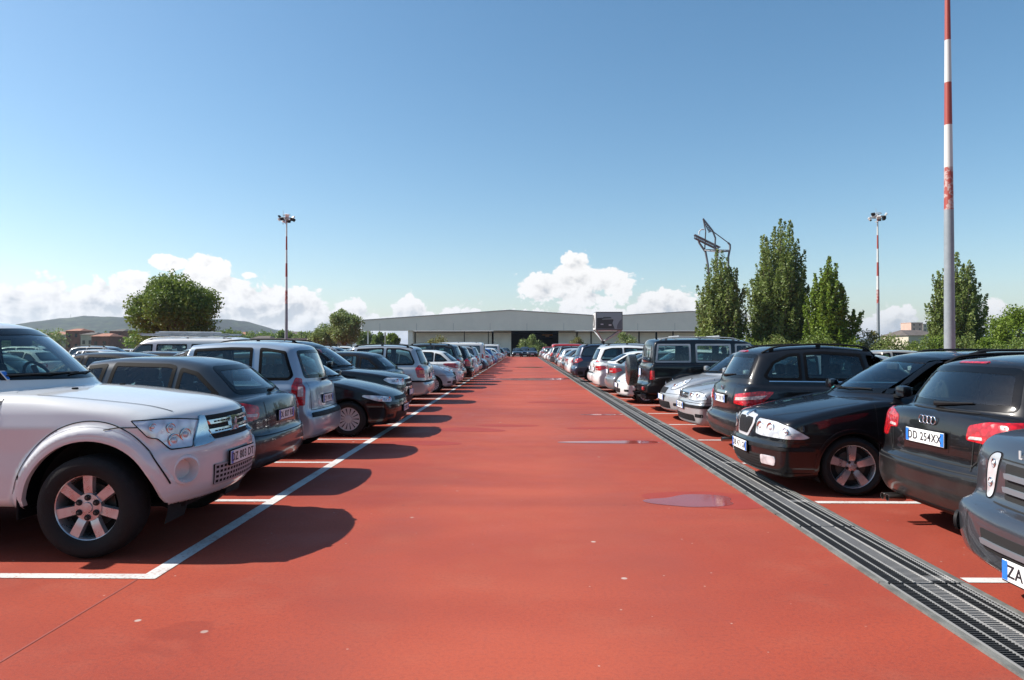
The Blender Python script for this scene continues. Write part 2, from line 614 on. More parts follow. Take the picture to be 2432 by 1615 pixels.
class Shell:
    def __init__(s, sp, res):
        s.sp = sp
        L, W, H = sp['L'], sp['W'], sp['H']
        s.L, s.W, s.H = L, W, H
        lo = Raster(chaikin(sp['lower']), L)
        ca = Raster(chaikin(sp['cabin']), L)
        hz = np.array(sp.get('sec', [(.15, .90), (.30, .965), (.50, .99), (.66, 1.0), (.80, .985), (1.0, .955), (1.3, .90)]))
        kf, kr = sp.get('kf', .22), sp.get('kr', .16)
        hb, hr, zb = sp['hb'], sp['hr'], sp['belt']
        flare = sp.get('flare', 0.0); ra = sp['ra']
        fl_w = sp.get('flw', .10)
        crown = sp.get('crown', .05)

        def f(P):
            x, y, z = P[..., 0], np.abs(P[..., 1]), P[..., 2]
            t = np.clip(y / (W / 2), 0, 1.15)
            S = L / 2 - x
            wf = np.clip(1 - S / 1.3, 0, 1) ** 1.2; wr = np.clip(1 - (L - S) / 1.0, 0, 1) ** 1.2
            Se = S - kf * t ** 2.6 * wf + kr * t ** 3 * wr
            ze = z + crown * t ** 2.2 * np.clip((z - .55) / .3, 0, 1)
            d1 = lo(Se, ze)
            w = np.interp(z, hz[:, 0], hz[:, 1]) * W / 2
            w = w * (1 - sp.get('tf', .05) * np.clip(1 - S / 1.1, 0, 1) ** 1.5 - sp.get('tr', .05) * np.clip(1 - (L - S) / 1.1, 0, 1) ** 1.5)
            if flare:
                for xw in (sp['xf'], sp['xr']):
                    rr = np.hypot(S - xw, z - sp['wr'])
                    w = w + flare * np.clip((ra + fl_w - rr) / .06, 0, 1)
            d2 = y - w
            dl = smax(d1, d2, sp.get('kl', .07))
            u = y / .6
            Sc = np.where(S < L * .5, S - sp.get('kw', .16) * u * u, S + sp.get('kb', .10) * u * u)
            d3 = ca(Sc, z + .035 * u * u)
            tt = (z - zb) / (H - zb)
            d4 = (y - (hb + (hr - hb) * tt - .015 * np.clip(tt, 0, 1) * (1 - tt) * -4)) * .95
            dc = smax(d3, d4, sp.get('kc', .09))
            return smin(dl, dc, sp.get('km', .03))
        s.f = f
        z0 = sp.get('z0', .58)
        ef, er = sp.get('ef', .8), sp.get('er', .75)
        n_t = int(7.6 / res); n_t += n_t % 2
        n_a = int(1.45 / res); n_x = int((L - ef - er) / res)
        th = np.arange(n_t) / n_t * 2 * math.pi
        rows = []
        for i in range(1, n_a):
            rows.append((L / 2 - ef, math.pi / 2 * i / n_a, 1))
        for i in range(n_x + 1):
            rows.append((L / 2 - ef - (L - ef - er) * i / n_x, math.pi / 2, 1))
        for i in range(n_a - 1, 0, -1):
            rows.append((-L / 2 + er, math.pi / 2 * i / n_a, -1))
        rows = [(L / 2 - ef, 0.0, 1)] + rows + [(-L / 2 + er, 0.0, -1)]
        O = np.zeros((len(rows), n_t, 3)); Dv = np.zeros_like(O)
        for i, (x, a, sg) in enumerate(rows):
            O[i, :, 0] = x; O[i, :, 2] = z0
            Dv[i, :, 0] = math.cos(a) * sg
            Dv[i, :, 1] = np.cos(th) * math.sin(a); Dv[i, :, 2] = np.sin(th) * math.sin(a)
        lo_r = np.zeros(O.shape[:2]); hi_r = np.full(O.shape[:2], 2.2)
        found = np.zeros(O.shape[:2], bool)
        for r_ in np.arange(2.2, .05, -.06):
            v = f(O + Dv * r_) < 0
            new = v & ~found
            lo_r[new] = r_; hi_r[new] = r_ + .06
            found |= v
        for _ in range(12):
            mid = (lo_r + hi_r) / 2
            v = f(O + Dv * mid[..., None]) < 0
            lo_r = np.where(v, mid, lo_r); hi_r = np.where(v, hi_r, mid)
        V = O + Dv * ((lo_r + hi_r) / 2)[..., None]
        s.V = V.reshape(-1, 3)
        nr = len(rows)
        F = []
        for i in range(nr - 1):
            b0, b1 = i * n_t, (i + 1) * n_t
            for k in range(n_t):
                F.append((b0 + k, b0 + (k + 1) % n_t, b1 + (k + 1) % n_t, b1 + k))
        s.F = np.array(F)
        A = s.V[s.F]
        s.C = A.mean(1)
        n = np.cross(A[:, 2] - A[:, 0], A[:, 3] - A[:, 1])
        n /= np.maximum(1e-12, np.linalg.norm(n, axis=1))[:, None]
        # make normals point outwards
        cen = s.C - np.stack([np.clip(s.C[:, 0], -L / 2 + er, L / 2 - ef), 0 * s.C[:, 0], 0 * s.C[:, 0] + z0], 1)
        if np.sum(np.sum(n * cen, 1) > 0) < len(n) / 2:
            s.F = s.F[:, ::-1]; n = -n
        s.N = n
        s.keep = np.ones(len(s.F), bool)
        s.bvh = BVHTree.FromPolygons([tuple(v) for v in s.V], [tuple(int(i) for i in q) for q in s.F])
        s.S = L / 2 - s.C[:, 0]
        s.ra = ra
        for xw in (sp['xf'], sp['xr']):
            rr = np.hypot(s.S - xw, s.C[:, 2] - sp['wr'])
            s.keep &= ~((rr < ra + .012) & (np.abs(s.C[:, 1]) > W * .5 - .42) & (s.C[:, 2] < sp['wr'] + ra + .02) & ((np.abs(s.N[:, 1]) > .3) | (s.C[:, 2] < .42)))

    def cast(s, view, a, b, sg=1):
        L = s.L
        if view == 'S':
            o = Vector((L / 2 - a, 2.0 * sg, b)); d = Vector((0, -sg, 0))
        elif view == 'F0':
            o = Vector((L / 2 + 1, a * sg, b)); d = Vector((-1, 0, 0))
        elif view == 'R0':
            o = Vector((-L / 2 - 1, a * sg, b)); d = Vector((1, 0, 0))
        elif view == 'FC':
            u = Vector((math.cos(a), math.sin(a) * sg, 0)); c = Vector((L / 2 - .9, 0, b)); o = c + u * 2.5; d = -u
        elif view == 'RC':
            u = Vector((-math.cos(a), math.sin(a) * sg, 0)); c = Vector((-L / 2 + .9, 0, b)); o = c + u * 2.5; d = -u
        else:
            o = Vector((L / 2 - a, b * sg, 3)); d = Vector((0, 0, -1))
        h = s.bvh.ray_cast(o, d)
        if h[0] is None:
            p = s.bvh.find_nearest(o + d * 1.6)
            return p[0], -d
        n = h[1]
        if n.dot(d) > 0: n = -n
        return h[0], (n * .6 - d * .4).normalized()

    def grad(s, P):
        P = np.asarray(P, float).reshape(-1, 3)
        e = .022
        g = np.stack([s.f(P + e * u) - s.f(P - e * u) for u in np.eye(3)], 1)
        return g / np.maximum(1e-9, np.linalg.norm(g, axis=1))[:, None]

    def cut(s, view, P, sg=1, lim=None):
        C, N = s.C, s.N
        if view == 'S':
            a, b = s.S, C[:, 2]; ok = (N[:, 1] * sg > .45) & (C[:, 1] * sg > 0)
        elif view == 'F0':
            a, b = C[:, 1], C[:, 2]; ok = (N[:, 0] > .12) & (s.S < s.L * .6)
        elif view == 'R0':
            a, b = C[:, 1], C[:, 2]; ok = (N[:, 0] < -.08) & (s.S > s.L * .5)
        elif view == 'FC':
            a = np.arctan2(C[:, 1] * sg, C[:, 0] - (s.L / 2 - .9)); b = C[:, 2]; ok = (C[:, 0] > s.L / 2 - 1.6)
        elif view == 'RC':
            a = np.arctan2(C[:, 1] * sg, -(C[:, 0] + (s.L / 2 - .9))); b = C[:, 2]; ok = (C[:, 0] < -s.L / 2 + 1.6)
        s.keep &= ~(ok & inside(P, a, b))

    # --- patches that follow the skin
    def patch(s, name, view, P, mats, parent, sg=1, off=.004, frame=0.0, foff=.006, skirt=.014, cell=.06, sink=0.0, smooth=True):
        """P: dense outline.  frame>0: a border strip of that width in mats[1]"""
        P = np.asarray(P)
        vs, fs, mi = [], [], []
        def row(Q, o):
            r = []
            for a, b in Q:
                p, n = s.cast(view, a, b, sg)
                r.append(len(vs)); vs.append(p + n * o)
            return r
        def bridge(r0, r1, m):
            n = len(r0)
            for i in range(n):
                j = (i + 1) % n
                fs.append((r0[i], r0[j], r1[j], r1[i])); mi.append(m)
        m1 = 1 if frame > 0 else 0
        r0 = row(P, -skirt)
        r1 = row(P, foff if frame > 0 else off)
        bridge(r0, r1, m1)
        Q = P
        if frame > 0:
            Q = inset(P, frame)
            r2 = row(Q, foff)
            bridge(r1, r2, 1)
            r1 = row(Q, off - sink)
            bridge(r2, r1, 1)
        c = (Q.max(0) + Q.min(0)) / 2
        if not inside(Q, np.array([c[0]]), np.array([c[1]]))[0]:
            c = Q.mean(0)
        ext = np.max(np.linalg.norm(Q - c, axis=1))
        K = max(1, int(math.ceil(ext / cell)))
        for k in range(1, K):
            r2 = row(c + (Q - c) * (1 - k / K), off - sink)
            bridge(r1, r2, 0); r1 = r2
        p, n = s.cast(view, c[0], c[1], sg)
        vs.append(p + n * (off - sink)); ci = len(vs) - 1
        n_ = len(r1)
        for i in range(n_):
            fs.append((r1[i], r1[(i + 1) % n_], ci)); mi.append(0)
        # orientation outward
        me = link_mesh(name, vs, fs, mats, parent, smooth, mi, 50)
        bm = bmesh.new(); bm.from_mesh(me.data)
        if len(fs) and bm.faces:
            bm.faces.ensure_lookup_table()
            d0 = s.cast(view, c[0], c[1], sg)[1]
            if bm.faces[-1].normal.dot(d0) < 0:
                bmesh.ops.reverse_faces(bm, faces=bm.faces[:])
            bm.to_mesh(me.data)
        bm.free()
        if smooth:
            me.data.normals_split_custom_set_from_vertices([tuple(q) for q in s.grad(vs)])
        return me

    def line(s, mb, view, pts, w, sg=1, off=.004, step=.05, closed=False):
        """thin strip along a polyline, collected in a mesh builder"""
        pts = [np.array(p, float) for p in pts]
        if closed: pts = pts + [pts[0]]
        d = []
        for a, b in zip(pts[:-1], pts[1:]):
            k = max(1, int(np.linalg.norm(b - a) / step))
            d += [a + (b - a) * i / k for i in range(k)]
        d.append(pts[-1])
        vs, fs = [], []
        for i, p in enumerate(d):
            t = d[min(i + 1, len(d) - 1)] - d[max(i - 1, 0)]
            t /= max(1e-9, np.linalg.norm(t)); nn = np.array([-t[1], t[0]])
            for q in (p + nn * w / 2, p - nn * w / 2):
                h, n = s.cast(view, q[0], q[1], sg)
                vs.append(h + n * off)
            if i:
                k = 2 * i
                fs.append((k - 2, k - 1, k + 1, k))
        mb.add(vs, fs)


# ------------------------------------------------------------------ wheels
WHEEL_CACHE = {}


def wheel_meshes(r, rr, w, style):
    key = (round(r, 3), round(rr, 3), style)
    if key in WHEEL_CACHE:
        return WHEEL_CACHE[key]
    t = MB()
    hw = w / 2
    prof = [(rr - .005, -hw * .8), (rr + .02, -hw * .95), ((r + rr) / 2, -hw * 1.04), (r - .03, -hw * .97), (r - .008, -hw * .80), (r, -hw * .5), (r, hw * .5), (r - .008, hw * .80),
            (r - .03, hw * .97), ((r + rr) / 2, hw * 1.04), (rr + .02, hw * .95), (rr - .005, hw * .8)]
    t.lathe(prof, 48)
    tyre = t.build('tyre', [M_TYRE], None, True, 50)
    b = MB()
    # outer face towards +Y
    b.cur = 0
    b.lathe([(rr * .985, -hw * .8), (rr * .93, -hw * .3), (rr * .93, hw * .55), (rr * .965, hw * .74), (rr * 1.01, hw * .80), (rr * 1.02, hw * .74)], 48)
    yo = hw * .62
    b.cur = 1
    b.lathe([(rr * .94, -hw * .25), (.001, -hw * .25)], 32)
    b.cur = 2
    b.lathe([(rr * .66, -hw * .1), (rr * .66, .0), (rr * .2, 0.0)], 32)
    b.cur = 0
    def spoke(an, w0, w1, r0=.12, r1=.955, y0=0.0, y1=.06, th=.035):
        pts = []
        for q in range(7):
            f_ = q / 6
            rad = rr * (r0 + (r1 - r0) * f_)
            ww = (w0 + (w1 - w0) * f_ ** 1.3) * rr
            yy = yo + y0 - (y0 * f_) + .018 * math.sin(f_ * math.pi) - .012 + y1 * f_ ** 3 * .4
            pts.append((rad, ww, yy))
        vs, fs = [], []
        c_, s_ = math.cos(an), math.sin(an)
        for rad, ww, yy in pts:
            for sx, dy in ((-1, -th), (-.82, 0), (.82, 0), (1, -th)):
                x, z = rad, sx * ww / 2
                vs.append(Vector((x * c_ - z * s_, yy + dy, x * s_ + z * c_)))
        for q in range(6):
            for e in range(3):
                k = q * 4 + e
                fs.append((k, k + 1, k + 5, k + 4))
        b.add(vs, fs)
    if style == 'seven':
        for k in range(7): spoke(math.pi / 2 + k * 2 * math.pi / 7, .30, .36, .25)
        b.lathe([(.44 * rr, yo - .03), (.41 * rr, yo + .006), (.17 * rr, yo + .010), (.15 * rr, yo + .02), (.001, yo + .022)], 28)
        b.cur = 1
        for k in range(6):
            a = math.pi / 2 + k * math.pi / 3
            b.lathe([(.024, yo + .010), (.021, yo + .017), (.001, yo + .017)], 12, c=(.30 * rr * math.cos(a), .003, .30 * rr * math.sin(a)))
        b.cur = 2
        for k in range(6):
            a = math.pi / 2 + k * math.pi / 3
            b.lathe([(.010, yo + .018), (.008, yo + .026), (.001, yo + .026)], 8, c=(.30 * rr * math.cos(a), .003, .30 * rr * math.sin(a)))
    elif style == 'five':
        for k in range(5): spoke(math.pi / 2 + k * 2 * math.pi / 5, .30, .46, .15, y0=.0)
        b.lathe([(.24 * rr, yo - .03), (.22 * rr, yo + .004), (.12 * rr, yo + .006), (.10 * rr, yo + .012), (.001, yo + .013)], 28)
        b.cur = 1
        for k in range(5):
            a = math.pi / 2 + (k + .5) * 2 * math.pi / 5
            b.lathe([(.016, yo + .002), (.001, yo + .003)], 10, c=(.20 * rr * math.cos(a) * 1.15, .003, .20 * rr * math.sin(a) * 1.15))
    elif style == 'cap':
        for k in range(14): spoke(math.pi / 2 + k * 2 * math.pi / 14, .14, .33, .25, r1=.97, th=.012)
        b.lathe([(rr * .90, yo + .005), (rr * .97, yo + .015), (rr * 1.0, yo + .012)], 48)
        b.lathe([(.34 * rr, yo - .02), (.30 * rr, yo + .006), (.12 * rr, yo + .012), (.001, yo + .013)], 28)
    else:
        for k in range(10): spoke(math.pi / 2 + k * 2 * math.pi / 10 + (.09 if k % 2 else -.09), .14, .20, .2)
        b.lathe([(.28 * rr, yo - .03), (.25 * rr, yo + .004), (.12 * rr, yo + .008), (.001, yo + .012)], 28)
    rim = b.build('rim', [M_HUBCAP if style == 'cap' else M_ALLOY, M_GAP, M_DISC], None, True, 35)
    WHEEL_CACHE[key] = (tyre.data, rim.data)
    bpy.data.objects.remove(tyre); bpy.data.objects.remove(rim)
    return WHEEL_CACHE[key]


def add_wheels(car, sp, steer=0.0):
    ty, rm = wheel_meshes(sp['wr'], sp['rr'], sp.get('ww', .205), sp.get('wheel', 'ten'))
    L, W = sp['L'], sp['W']
    for xw in (sp['xf'], sp['xr']):
        for sg in (-1, 1):
            w = empty('wheel', (L / 2 - xw, sg * (W / 2 - sp.get('win', .115)), sp['wr']), (0 if sg > 0 else math.pi) + (steer if xw == sp['xf'] else 0))
            w.parent = car
            for nm, me in (('tyre', ty), ('rim', rm)):
                o = bpy.data.objects.new(nm, me); COL.objects.link(o); o.parent = w


M_SIMPLE_GLASS = mat('tinted_glass', (.012, .016, .018), .04, spec=.9, coat=1.0, coat_rough=.01)


def plate(sh, car, view, z, y=0.0, text='', tilt=0.0, two=True, off=.012, w=.52, h=.115, sg=1, toff=None):
    z = sh.sp['Z'](z)
    p, n = sh.cast(view, y, z)
    sgn = 1 if view == 'F0' else -1
    rot = Matrix.Rotation(0 if sgn > 0 else math.pi, 3, 'Z') @ Matrix.Rotation(tilt, 3, 'Y')
    c = p + Vector((sgn * off, 0, 0))
    b = MB()
    b.cur = 1; b.box(c - rot @ Vector((.006, 0, 0)), (.014, w + .018, h + .018), rot, .004)
    b.cur = 0; b.box(c, (.012, w, h), rot, .003)
    b.cur = 2; b.box(c + rot @ Vector((.0045, -(w / 2 - .024), 0)), (.006, .044, h - .008), rot)
    if two: b.box(c + rot @ Vector((.0045, (w / 2 - .024), 0)), (.006, .044, h - .008), rot)
    # seen from the front of the plate, the left band
    o = b.build('number_plate', [M_PLATE, M_RUB, M_BLUE], car)
    if toff is None: toff = 0.0
    if text:
        rt = rot @ Matrix(((0, 0, 1), (1, 0, 0), (0, 1, 0)))
        text_obj('plate_lettering', text, .098, M_INK, o, c + rot @ Vector((.0075, toff, -.002)), rt, .0008, 1.12, .92, .0012)
    return o


def stretch(sp):
    k = sp.get('zst', .05)
    z0, z1 = .48, 1.3
    def Z(z): return z + k * min(1.0, max(0.0, (z - z0) / (z1 - z0)))
    def PL(p): return [(a, Z(b)) for a, b in p]
    o = dict(sp)
    o['H'] = Z(sp['H']); o['belt'] = Z(sp['belt'])
    for q in ('lower', 'cabin', 'dlo', 'sec', 'head'):
        if q in sp: o[q] = PL(sp[q])
    for q in ('ws', 'rw'): o[q] = (Z(sp[q][0]), sp[q][1], Z(sp[q][2]), sp[q][3])
    o['mirror'] = (sp['mirror'][0], Z(sp['mirror'][1]))
    if sp.get('rwiper'): o['rwiper'] = Z(sp['rwiper'])
    o['bulbs'] = [(a, Z(z), r) for a, z, r in sp.get('bulbs', [])]
    o['tail'] = [(PL(t[0]),) + tuple(t[1:]) for t in sp.get('tail', [])]
    for q in ('mid_bits', 'side_bits'): o[q] = [(b[0], b[1], PL(b[2])) + tuple(b[3:]) for b in sp.get(q, [])]
    o['xseams'] = [(v, PL(p)) for v, p in sp.get('xseams', [])]
    o['Z'] = Z
    return o


def make_car(sp, lod=0):
    sp = stretch(sp)
    """lod 0: full detail with see-through cabin; lod 1: the simpler one used for far copies"""
    res = sp.get('res', .036) if lod == 0 else .085
    sh = Shell(sp, res)
    L, W, H = sp['L'], sp['W'], sp['H']
    car = empty(sp['name'])
    pm = sp['paint']
    glass = M_GLASS if lod == 0 else M_SIMPLE_GLASS
    priv = M_PRIV if lod == 0 else M_SIMPLE_GLASS
    step = .03 if lod == 0 else .09
    cell = .06 if lod == 0 else .2
    fr = .045
    # glass
    def window(name, view, poly, sg, g_, r=.05, frame=fr, frm=None):
        P = rounded(poly, r, step)
        if view in ('F0', 'R0'): sg = 1
        if lod == 0: sh.cut(view, inset(P, frame * .6), sg)
        ob = sh.patch(name, view, P, [g_, frm or (M_RUB if view == 'S' else M_FRIT)], car, sg, off=.0, frame=frame, foff=.005, cell=cell, sink=.0 if lod == 0 else -.004, skirt=.01)
    ws = sp['ws']
    window('windscreen', 'F0', [(-ws[1], ws[0]), (0, ws[0] - .012), (ws[1], ws[0]), (ws[3], ws[2]), (0, ws[2] + .02), (-ws[3], ws[2])], 1, glass, .07, .055)
    rw = sp['rw']
    window('rear_window', 'R0', [(-rw[1], rw[0]), (rw[1], rw[0]), (rw[3], rw[2]), (0, rw[2] + .012), (-rw[3], rw[2])], 1, priv if sp.get('priv', 0) else glass, .08, .05)
    dlo = sp['dlo']
    pil = sp['pillars']      # (s at belt, s at roof, width) from the front backwards
    zb, zt = min(p[1] for p in dlo), max(p[1] for p in dlo)
    segs = []
    rest = dlo
    for (sb, st, wd) in pil:
        front = clip_half(rest, (sb - wd / 2, zb), (st - wd / 2, zt))
        rest = clip_half(rest, (st + wd / 2, zt), (sb + wd / 2, zb))
        segs.append(front)
    segs.append(rest)
    for sg in (1, -1):
        for i, q in enumerate(segs):
            if len(q) < 3: continue
            pr = sp.get('priv', 0) and i >= sp['priv']
            window('side_window', 'S', q, sg, priv if pr else glass, sp.get('wrnd', .035), .032 if lod else .042, sp.get('winframe'))
    for a_, z_, r_ in sp.get('holes', []):
        for sg in (1, -1):
            sh.cut('FC', np.array([(a_ * D2 + r_ * 1.05 * math.cos(q * .3927), z_ + r_ * math.sin(q * .3927)) for q in range(16)]), sg)
    # body
    keep = sh.keep
    F = sh.F[keep]
    mi = np.zeros(len(F), int)
    C = sh.C[keep]
    zbk = sp.get('sillz', .24)
    mi[(sh.N[keep][:, 2] < -.86) & (C[:, 2] < zbk + .1)] = 1
    bo = link_mesh('body', sh.V, F.tolist(), [pm, M_TRIM], car, True, mi.tolist())
    bo.data.normals_split_custom_set_from_vertices([tuple(q) for q in sh.grad(sh.V)])
    if lod == 0:
        nrm = np.zeros_like(sh.V)
        for k in range(4):
            np.add.at(nrm, sh.F[:, k], sh.N)
        nrm /= np.maximum(1e-9, np.linalg.norm(nrm, axis=1))[:, None]
        Fi = F[:, ::-1]
        link_mesh('cabin_lining', sh.V - nrm * .022, Fi.tolist(), [M_DARK], car, True)
        # seats, dashboard, wheel
        s1 = sp.get('seat', (ws[4] + 1.15)) if len(ws) > 4 else sp['seat']
        zf = sp.get('zfloor', .35)
        rows = [s1, s1 + .85] if L > 3 else [s1]
        for ri, ss in enumerate(rows):
            spots = (-.37, .37) if ri == 0 else (-.45, 0.0, .45)
            for yy in spots:
                b = MB()
                wd = .48 if ri == 0 else .40
                b.box((L / 2 - ss + .2, yy, zf + .22), (.5, wd, .2), None, .06)
                b.box((L / 2 - ss - .08, yy, zf + .52), (.16, wd, .62), Matrix.Rotation(R(-14), 3, 'Y'), .06)
                b.box((L / 2 - ss - .17, yy, zf + .90), (.10, .25, .17), Matrix.Rotation(R(-10), 3, 'Y'), .05)
                b.build('front_seat' if ri == 0 else 'rear_seat', [M_SEAT], car, True, 60)
        b = MB()
        zc = ws[0]
        b.box((L / 2 - sp['cowl'] - .52, 0, zc - .20), (.46, W - .56, .22), Matrix.Rotation(R(6), 3, 'Y'), .07)
        b.build('dashboard', [M_DARK], car, True, 60)
        b = MB()
        cc = Vector((L / 2 - sp['cowl'] - .72, .37, zc - .04)); rr_ = Matrix.Rotation(R(65), 3, 'Y')
        b.tube([cc + rr_ @ Vector((.18 * math.cos(q * math.pi / 12), .18 * math.sin(q * math.pi / 12), 0)) for q in range(25)], .014, 6, False)
        b.box(cc, (.30, .05, .03), rr_, .01); b.tube([cc, cc + Vector((.3, 0, -.12))], .03, 6)
        b.build('steering_wheel', [M_DARK], car, True, 60)
        b = MB()
        pm_, _ = sh.cast('F0', 0, ws[2] - .10)
        b.box((pm_.x - .16, 0, ws[2] - .10), (.03, .24, .075), None, .02)
        b.build('rear_view_mirror', [M_DARK], car, True, 60)
    # wheel arches
    for xw in (sp['xf'], sp['xr']):
        for sg in (1, -1):
            ra = sp['ra']; zc = sp['wr']
            lw = sp.get('lip', .04)
            zs = sp.get('sill', .27)
            a0 = math.asin(max(-.9, min(.9, (zs - zc) / ra)))
            n = 28 if lod == 0 else 12
            vs, fs = [], []
            for i in range(n + 1):
                an = a0 + (math.pi - 2 * a0) * i / n
                ca_, sa_ = math.cos(an), math.sin(an)
                h1, _ = sh.cast('S', xw + ca_ * (ra + lw), zc + sa_ * (ra + lw), sg)
                h2, _ = sh.cast('S', xw + ca_ * (ra + .012), zc + sa_ * (ra + .012), sg)
                vs.append((h1.x, h1.y - sg * .01, h1.z))
                vs.append((h1.x, h1.y + sg * .004, h1.z))
                vs.append((h2.x, h2.y + sg * .008, h2.z))
                vs.append((L / 2 - xw - ca_ * (ra - .008), h2.y + sg * .001, zc + sa_ * (ra - .008)))
                vs.append((L / 2 - xw - ca_ * (ra - .005), h2.y - sg * .05, zc + sa_ * (ra - .005)))
                if i:
                    for e in range(4):
                        k = i * 5 + e
                        q = (k - 5, k - 4, k + 1, k)
                        fs.append(q if sg > 0 else q[::-1])
            link_mesh('wheel_arch_lip', vs, fs, [sp.get('lipm', pm)], car, True, None, 60)
            b = MB()
            vs, fs = [], []
            yo = h2.y
            for i in range(n + 1):
                an = a0 - .35 + (math.pi - 2 * a0 + .7) * i / n
                ca_, sa_ = math.cos(an), math.sin(an)
                for yy, rr_ in ((yo - sg * .03, ra + .004), (yo - sg * .36, ra + .004), (yo - sg * .36, .02)):
                    vs.append((L / 2 - xw - ca_ * rr_, yy, zc + sa_ * rr_))
                if i:
                    k = i * 3
                    fs += [(k - 3, k - 2, k + 1, k), (k - 2, k - 1, k + 2, k + 1)]
            b.add(vs, fs)
            b.build('wheel_well', [M_WELL], car)
    add_wheels(car, sp, sp.get('steer', 0.0))
    # lamps
    def dg(poly): return [(a * D2, b) for a, b in poly]
    for sg in (1, -1):
        if sp.get('head'):
            P = rounded(dg(sp['head']), sp.get('headr', .04), step)
            h = sh.patch('headlight', 'FC', P, [M_HEAD, M_RUB], car, sg, off=.004, frame=.007 if lod == 0 else 0.0, foff=.006, cell=cell)
            if lod == 0:
                for (a, z, r_) in sp.get('bulbs', []):
                    p, n = sh.cast('FC', a * D2, z, sg)
                    b = MB()
                    rot = Vector((1, sg * .35, 0)).to_track_quat('Y', 'Z').to_matrix()
                    b.lathe([(r_, 0), (r_ * .92, .006), (r_ * .8, -.004), (r_ * .5, -.012)], 20); b.cur = 1
                    b.lathe([(r_ * .55, -.008), (r_ * .4, .006), (.001, .012)], 20)
                    b.v = [tuple(rot @ Vector(v) + p + Vector((.004, sg * .003, 0))) for v in b.v]
                    b.build('lamp_reflector', [M_CHR, M_HEAD], h, True)
        for q in sp.get('tail', []):
            P = rounded(dg(q[0]), q[2] if len(q) > 2 else .03, step)
            sh.patch('tail_light', 'RC', P, [q[1]], car, sg, off=q[3] if len(q) > 3 else .006, cell=cell)
        if lod == 0:
            for nm, view, poly, m_, off, r_ in sp.get('side_bits', []):
                P = rounded(dg(poly) if view in ('FC', 'RC') else poly, r_, step)
                sh.patch(nm, view, P, [m_], car, sg, off=off, cell=cell)
    for nm, view, poly, m_, off, r_ in sp.get('mid_bits', []):
        if lod and nm not in ('grille', 'lower_grille', 'bumper_trim'): continue
        P = rounded(dg(poly) if view in ('FC', 'RC') else poly, r_, step)
        sh.patch(nm, view, P, [m_], car, 1, off=off, cell=cell)
    # mirrors, handles
    for sg in (1, -1):
        sm, zm = sp['mirror']
        p, n = sh.cast('S', sm, zm - .06, sg)
        b = MB()
        b.cur = 0; b.box((p.x, p.y + sg * .12, zm + .02), (.11, .18, .125), None, .045)
        b.cur = 1; b.box((p.x - .052, p.y + sg * .12, zm + .02), (.012, .145, .09), None, .004)
        b.cur = 2; b.box((p.x, p.y + sg * .03, zm - .035), (.07, .12, .04), None, .012)
        b.build('door_mirror', [sp.get('mirm', pm), M_CHR, M_TRIM], car, True, 50)
    if lod == 0:
        for sg in (1, -1):
            for hs in sp.get('handles', []):
                p, n = sh.cast('S', hs, sp['belt'] - .10, sg)
                b = MB(); b.box((p.x, p.y + sg * .018, p.z), (.19, .024, .028), None, .01)
                b.build('door_handle', [sp.get('handm', pm)], car, True, 50)
        # panel seams in one part
        g = MB()
        bb = sp['belt'] - .01; zl = sp.get('sill', .27) + .03
        dseam = sp.get('seams')
        if dseam is None:
            f0 = sp['cowl'] + .18
            p1 = pil[0][0]
            dseam = [[(f0, bb), (f0 + .02, .6), (f0 + .06, zl)], [(p1, bb), (p1 + .01, .6), (p1 + .0, zl)],
                     [(p1 + .95, bb), (p1 + .92, .75), (sp['xr'] - sp['ra'] - .02, zl + .2)], [(f0 + .06, zl), (sp['xr'] - sp['ra'] - .03, zl)]]
        for sg in (1, -1):
            for q in dseam:
                sh.line(g, 'S', q, .008, sg)
            for q in sp.get('hood', []):
                sh.line(g, 'T', q, .009, sg)
            for v, q in sp.get('xseams', []):
                sh.line(g, v, dg(q) if v in ('FC', 'RC') else q, .008, sg)
        g.build('panel_seams', [M_GAP], car)
        if sp.get('rwiper'):
            p, _ = sh.cast('R0', .05, sp['rwiper'])
            q, _ = sh.cast('R0', -.34, sp['rwiper'] + .03)
            b = MB()
            b.tube([p + Vector((-.02, 0, 0)), p.lerp(q, .5) + Vector((-.035, 0, 0)), q + Vector((-.02, 0, 0))], [.02, .012, .006], 6)
            b.box(p + Vector((-.01, 0, 0)), (.03, .05, .04), None, .008)
            b.build('wiper', [M_TRIM], car, True, 50)
        b = MB()
        for y0, y1 in ((-.1, .46), (-.56, .02)):
            p, n1 = sh.cast('F0', y0, ws[0] + .025); q, n2 = sh.cast('F0', y1, ws[0] + .035)
            mid, n3 = sh.cast('F0', (y0 + y1) / 2, ws[0] + .03)
            b.tube([p + n1 * .02, mid + n3 * .022, q + n2 * .02], .008, 5)
        b.build('wiper', [M_TRIM], car, True, 50)
    if sp.get('rails'):
        for sg in (1, -1):
            s0, s1, yr = sp['rails'][:3]
            b = MB()
            pts = []
            n = 12
            for i in range(n + 1):
                ss = s0 + (s1 - s0) * i / n
                p, nn = sh.cast('T', ss, yr, sg)
                up = .045 * min(1, min(i, n - i) / 1.2) + .006
                pts.append(p + Vector((0, 0, up)))
            b.tube(pts, .015, 6)
            for i in (1, 6, 11):
                p = pts[i]; b.box(p + Vector((0, 0, -.022)), (.07, .022, .045), None, .006)
            b.build('roof_rail', [sp['rails'][3]], car, True, 60)
    return car, sh


def children(o):
    return [c for c in bpy.data.objects if c.parent == o]


KIDS = {}


def kids(o):
    if o.name not in KIDS:
        KIDS[o.name] = [c for c in bpy.data.objects if c.parent == o]
    return KIDS[o.name]


PAINTNAMES = {'body', 'wheel_arch_lip', 'door_mirror', 'door_handle'}


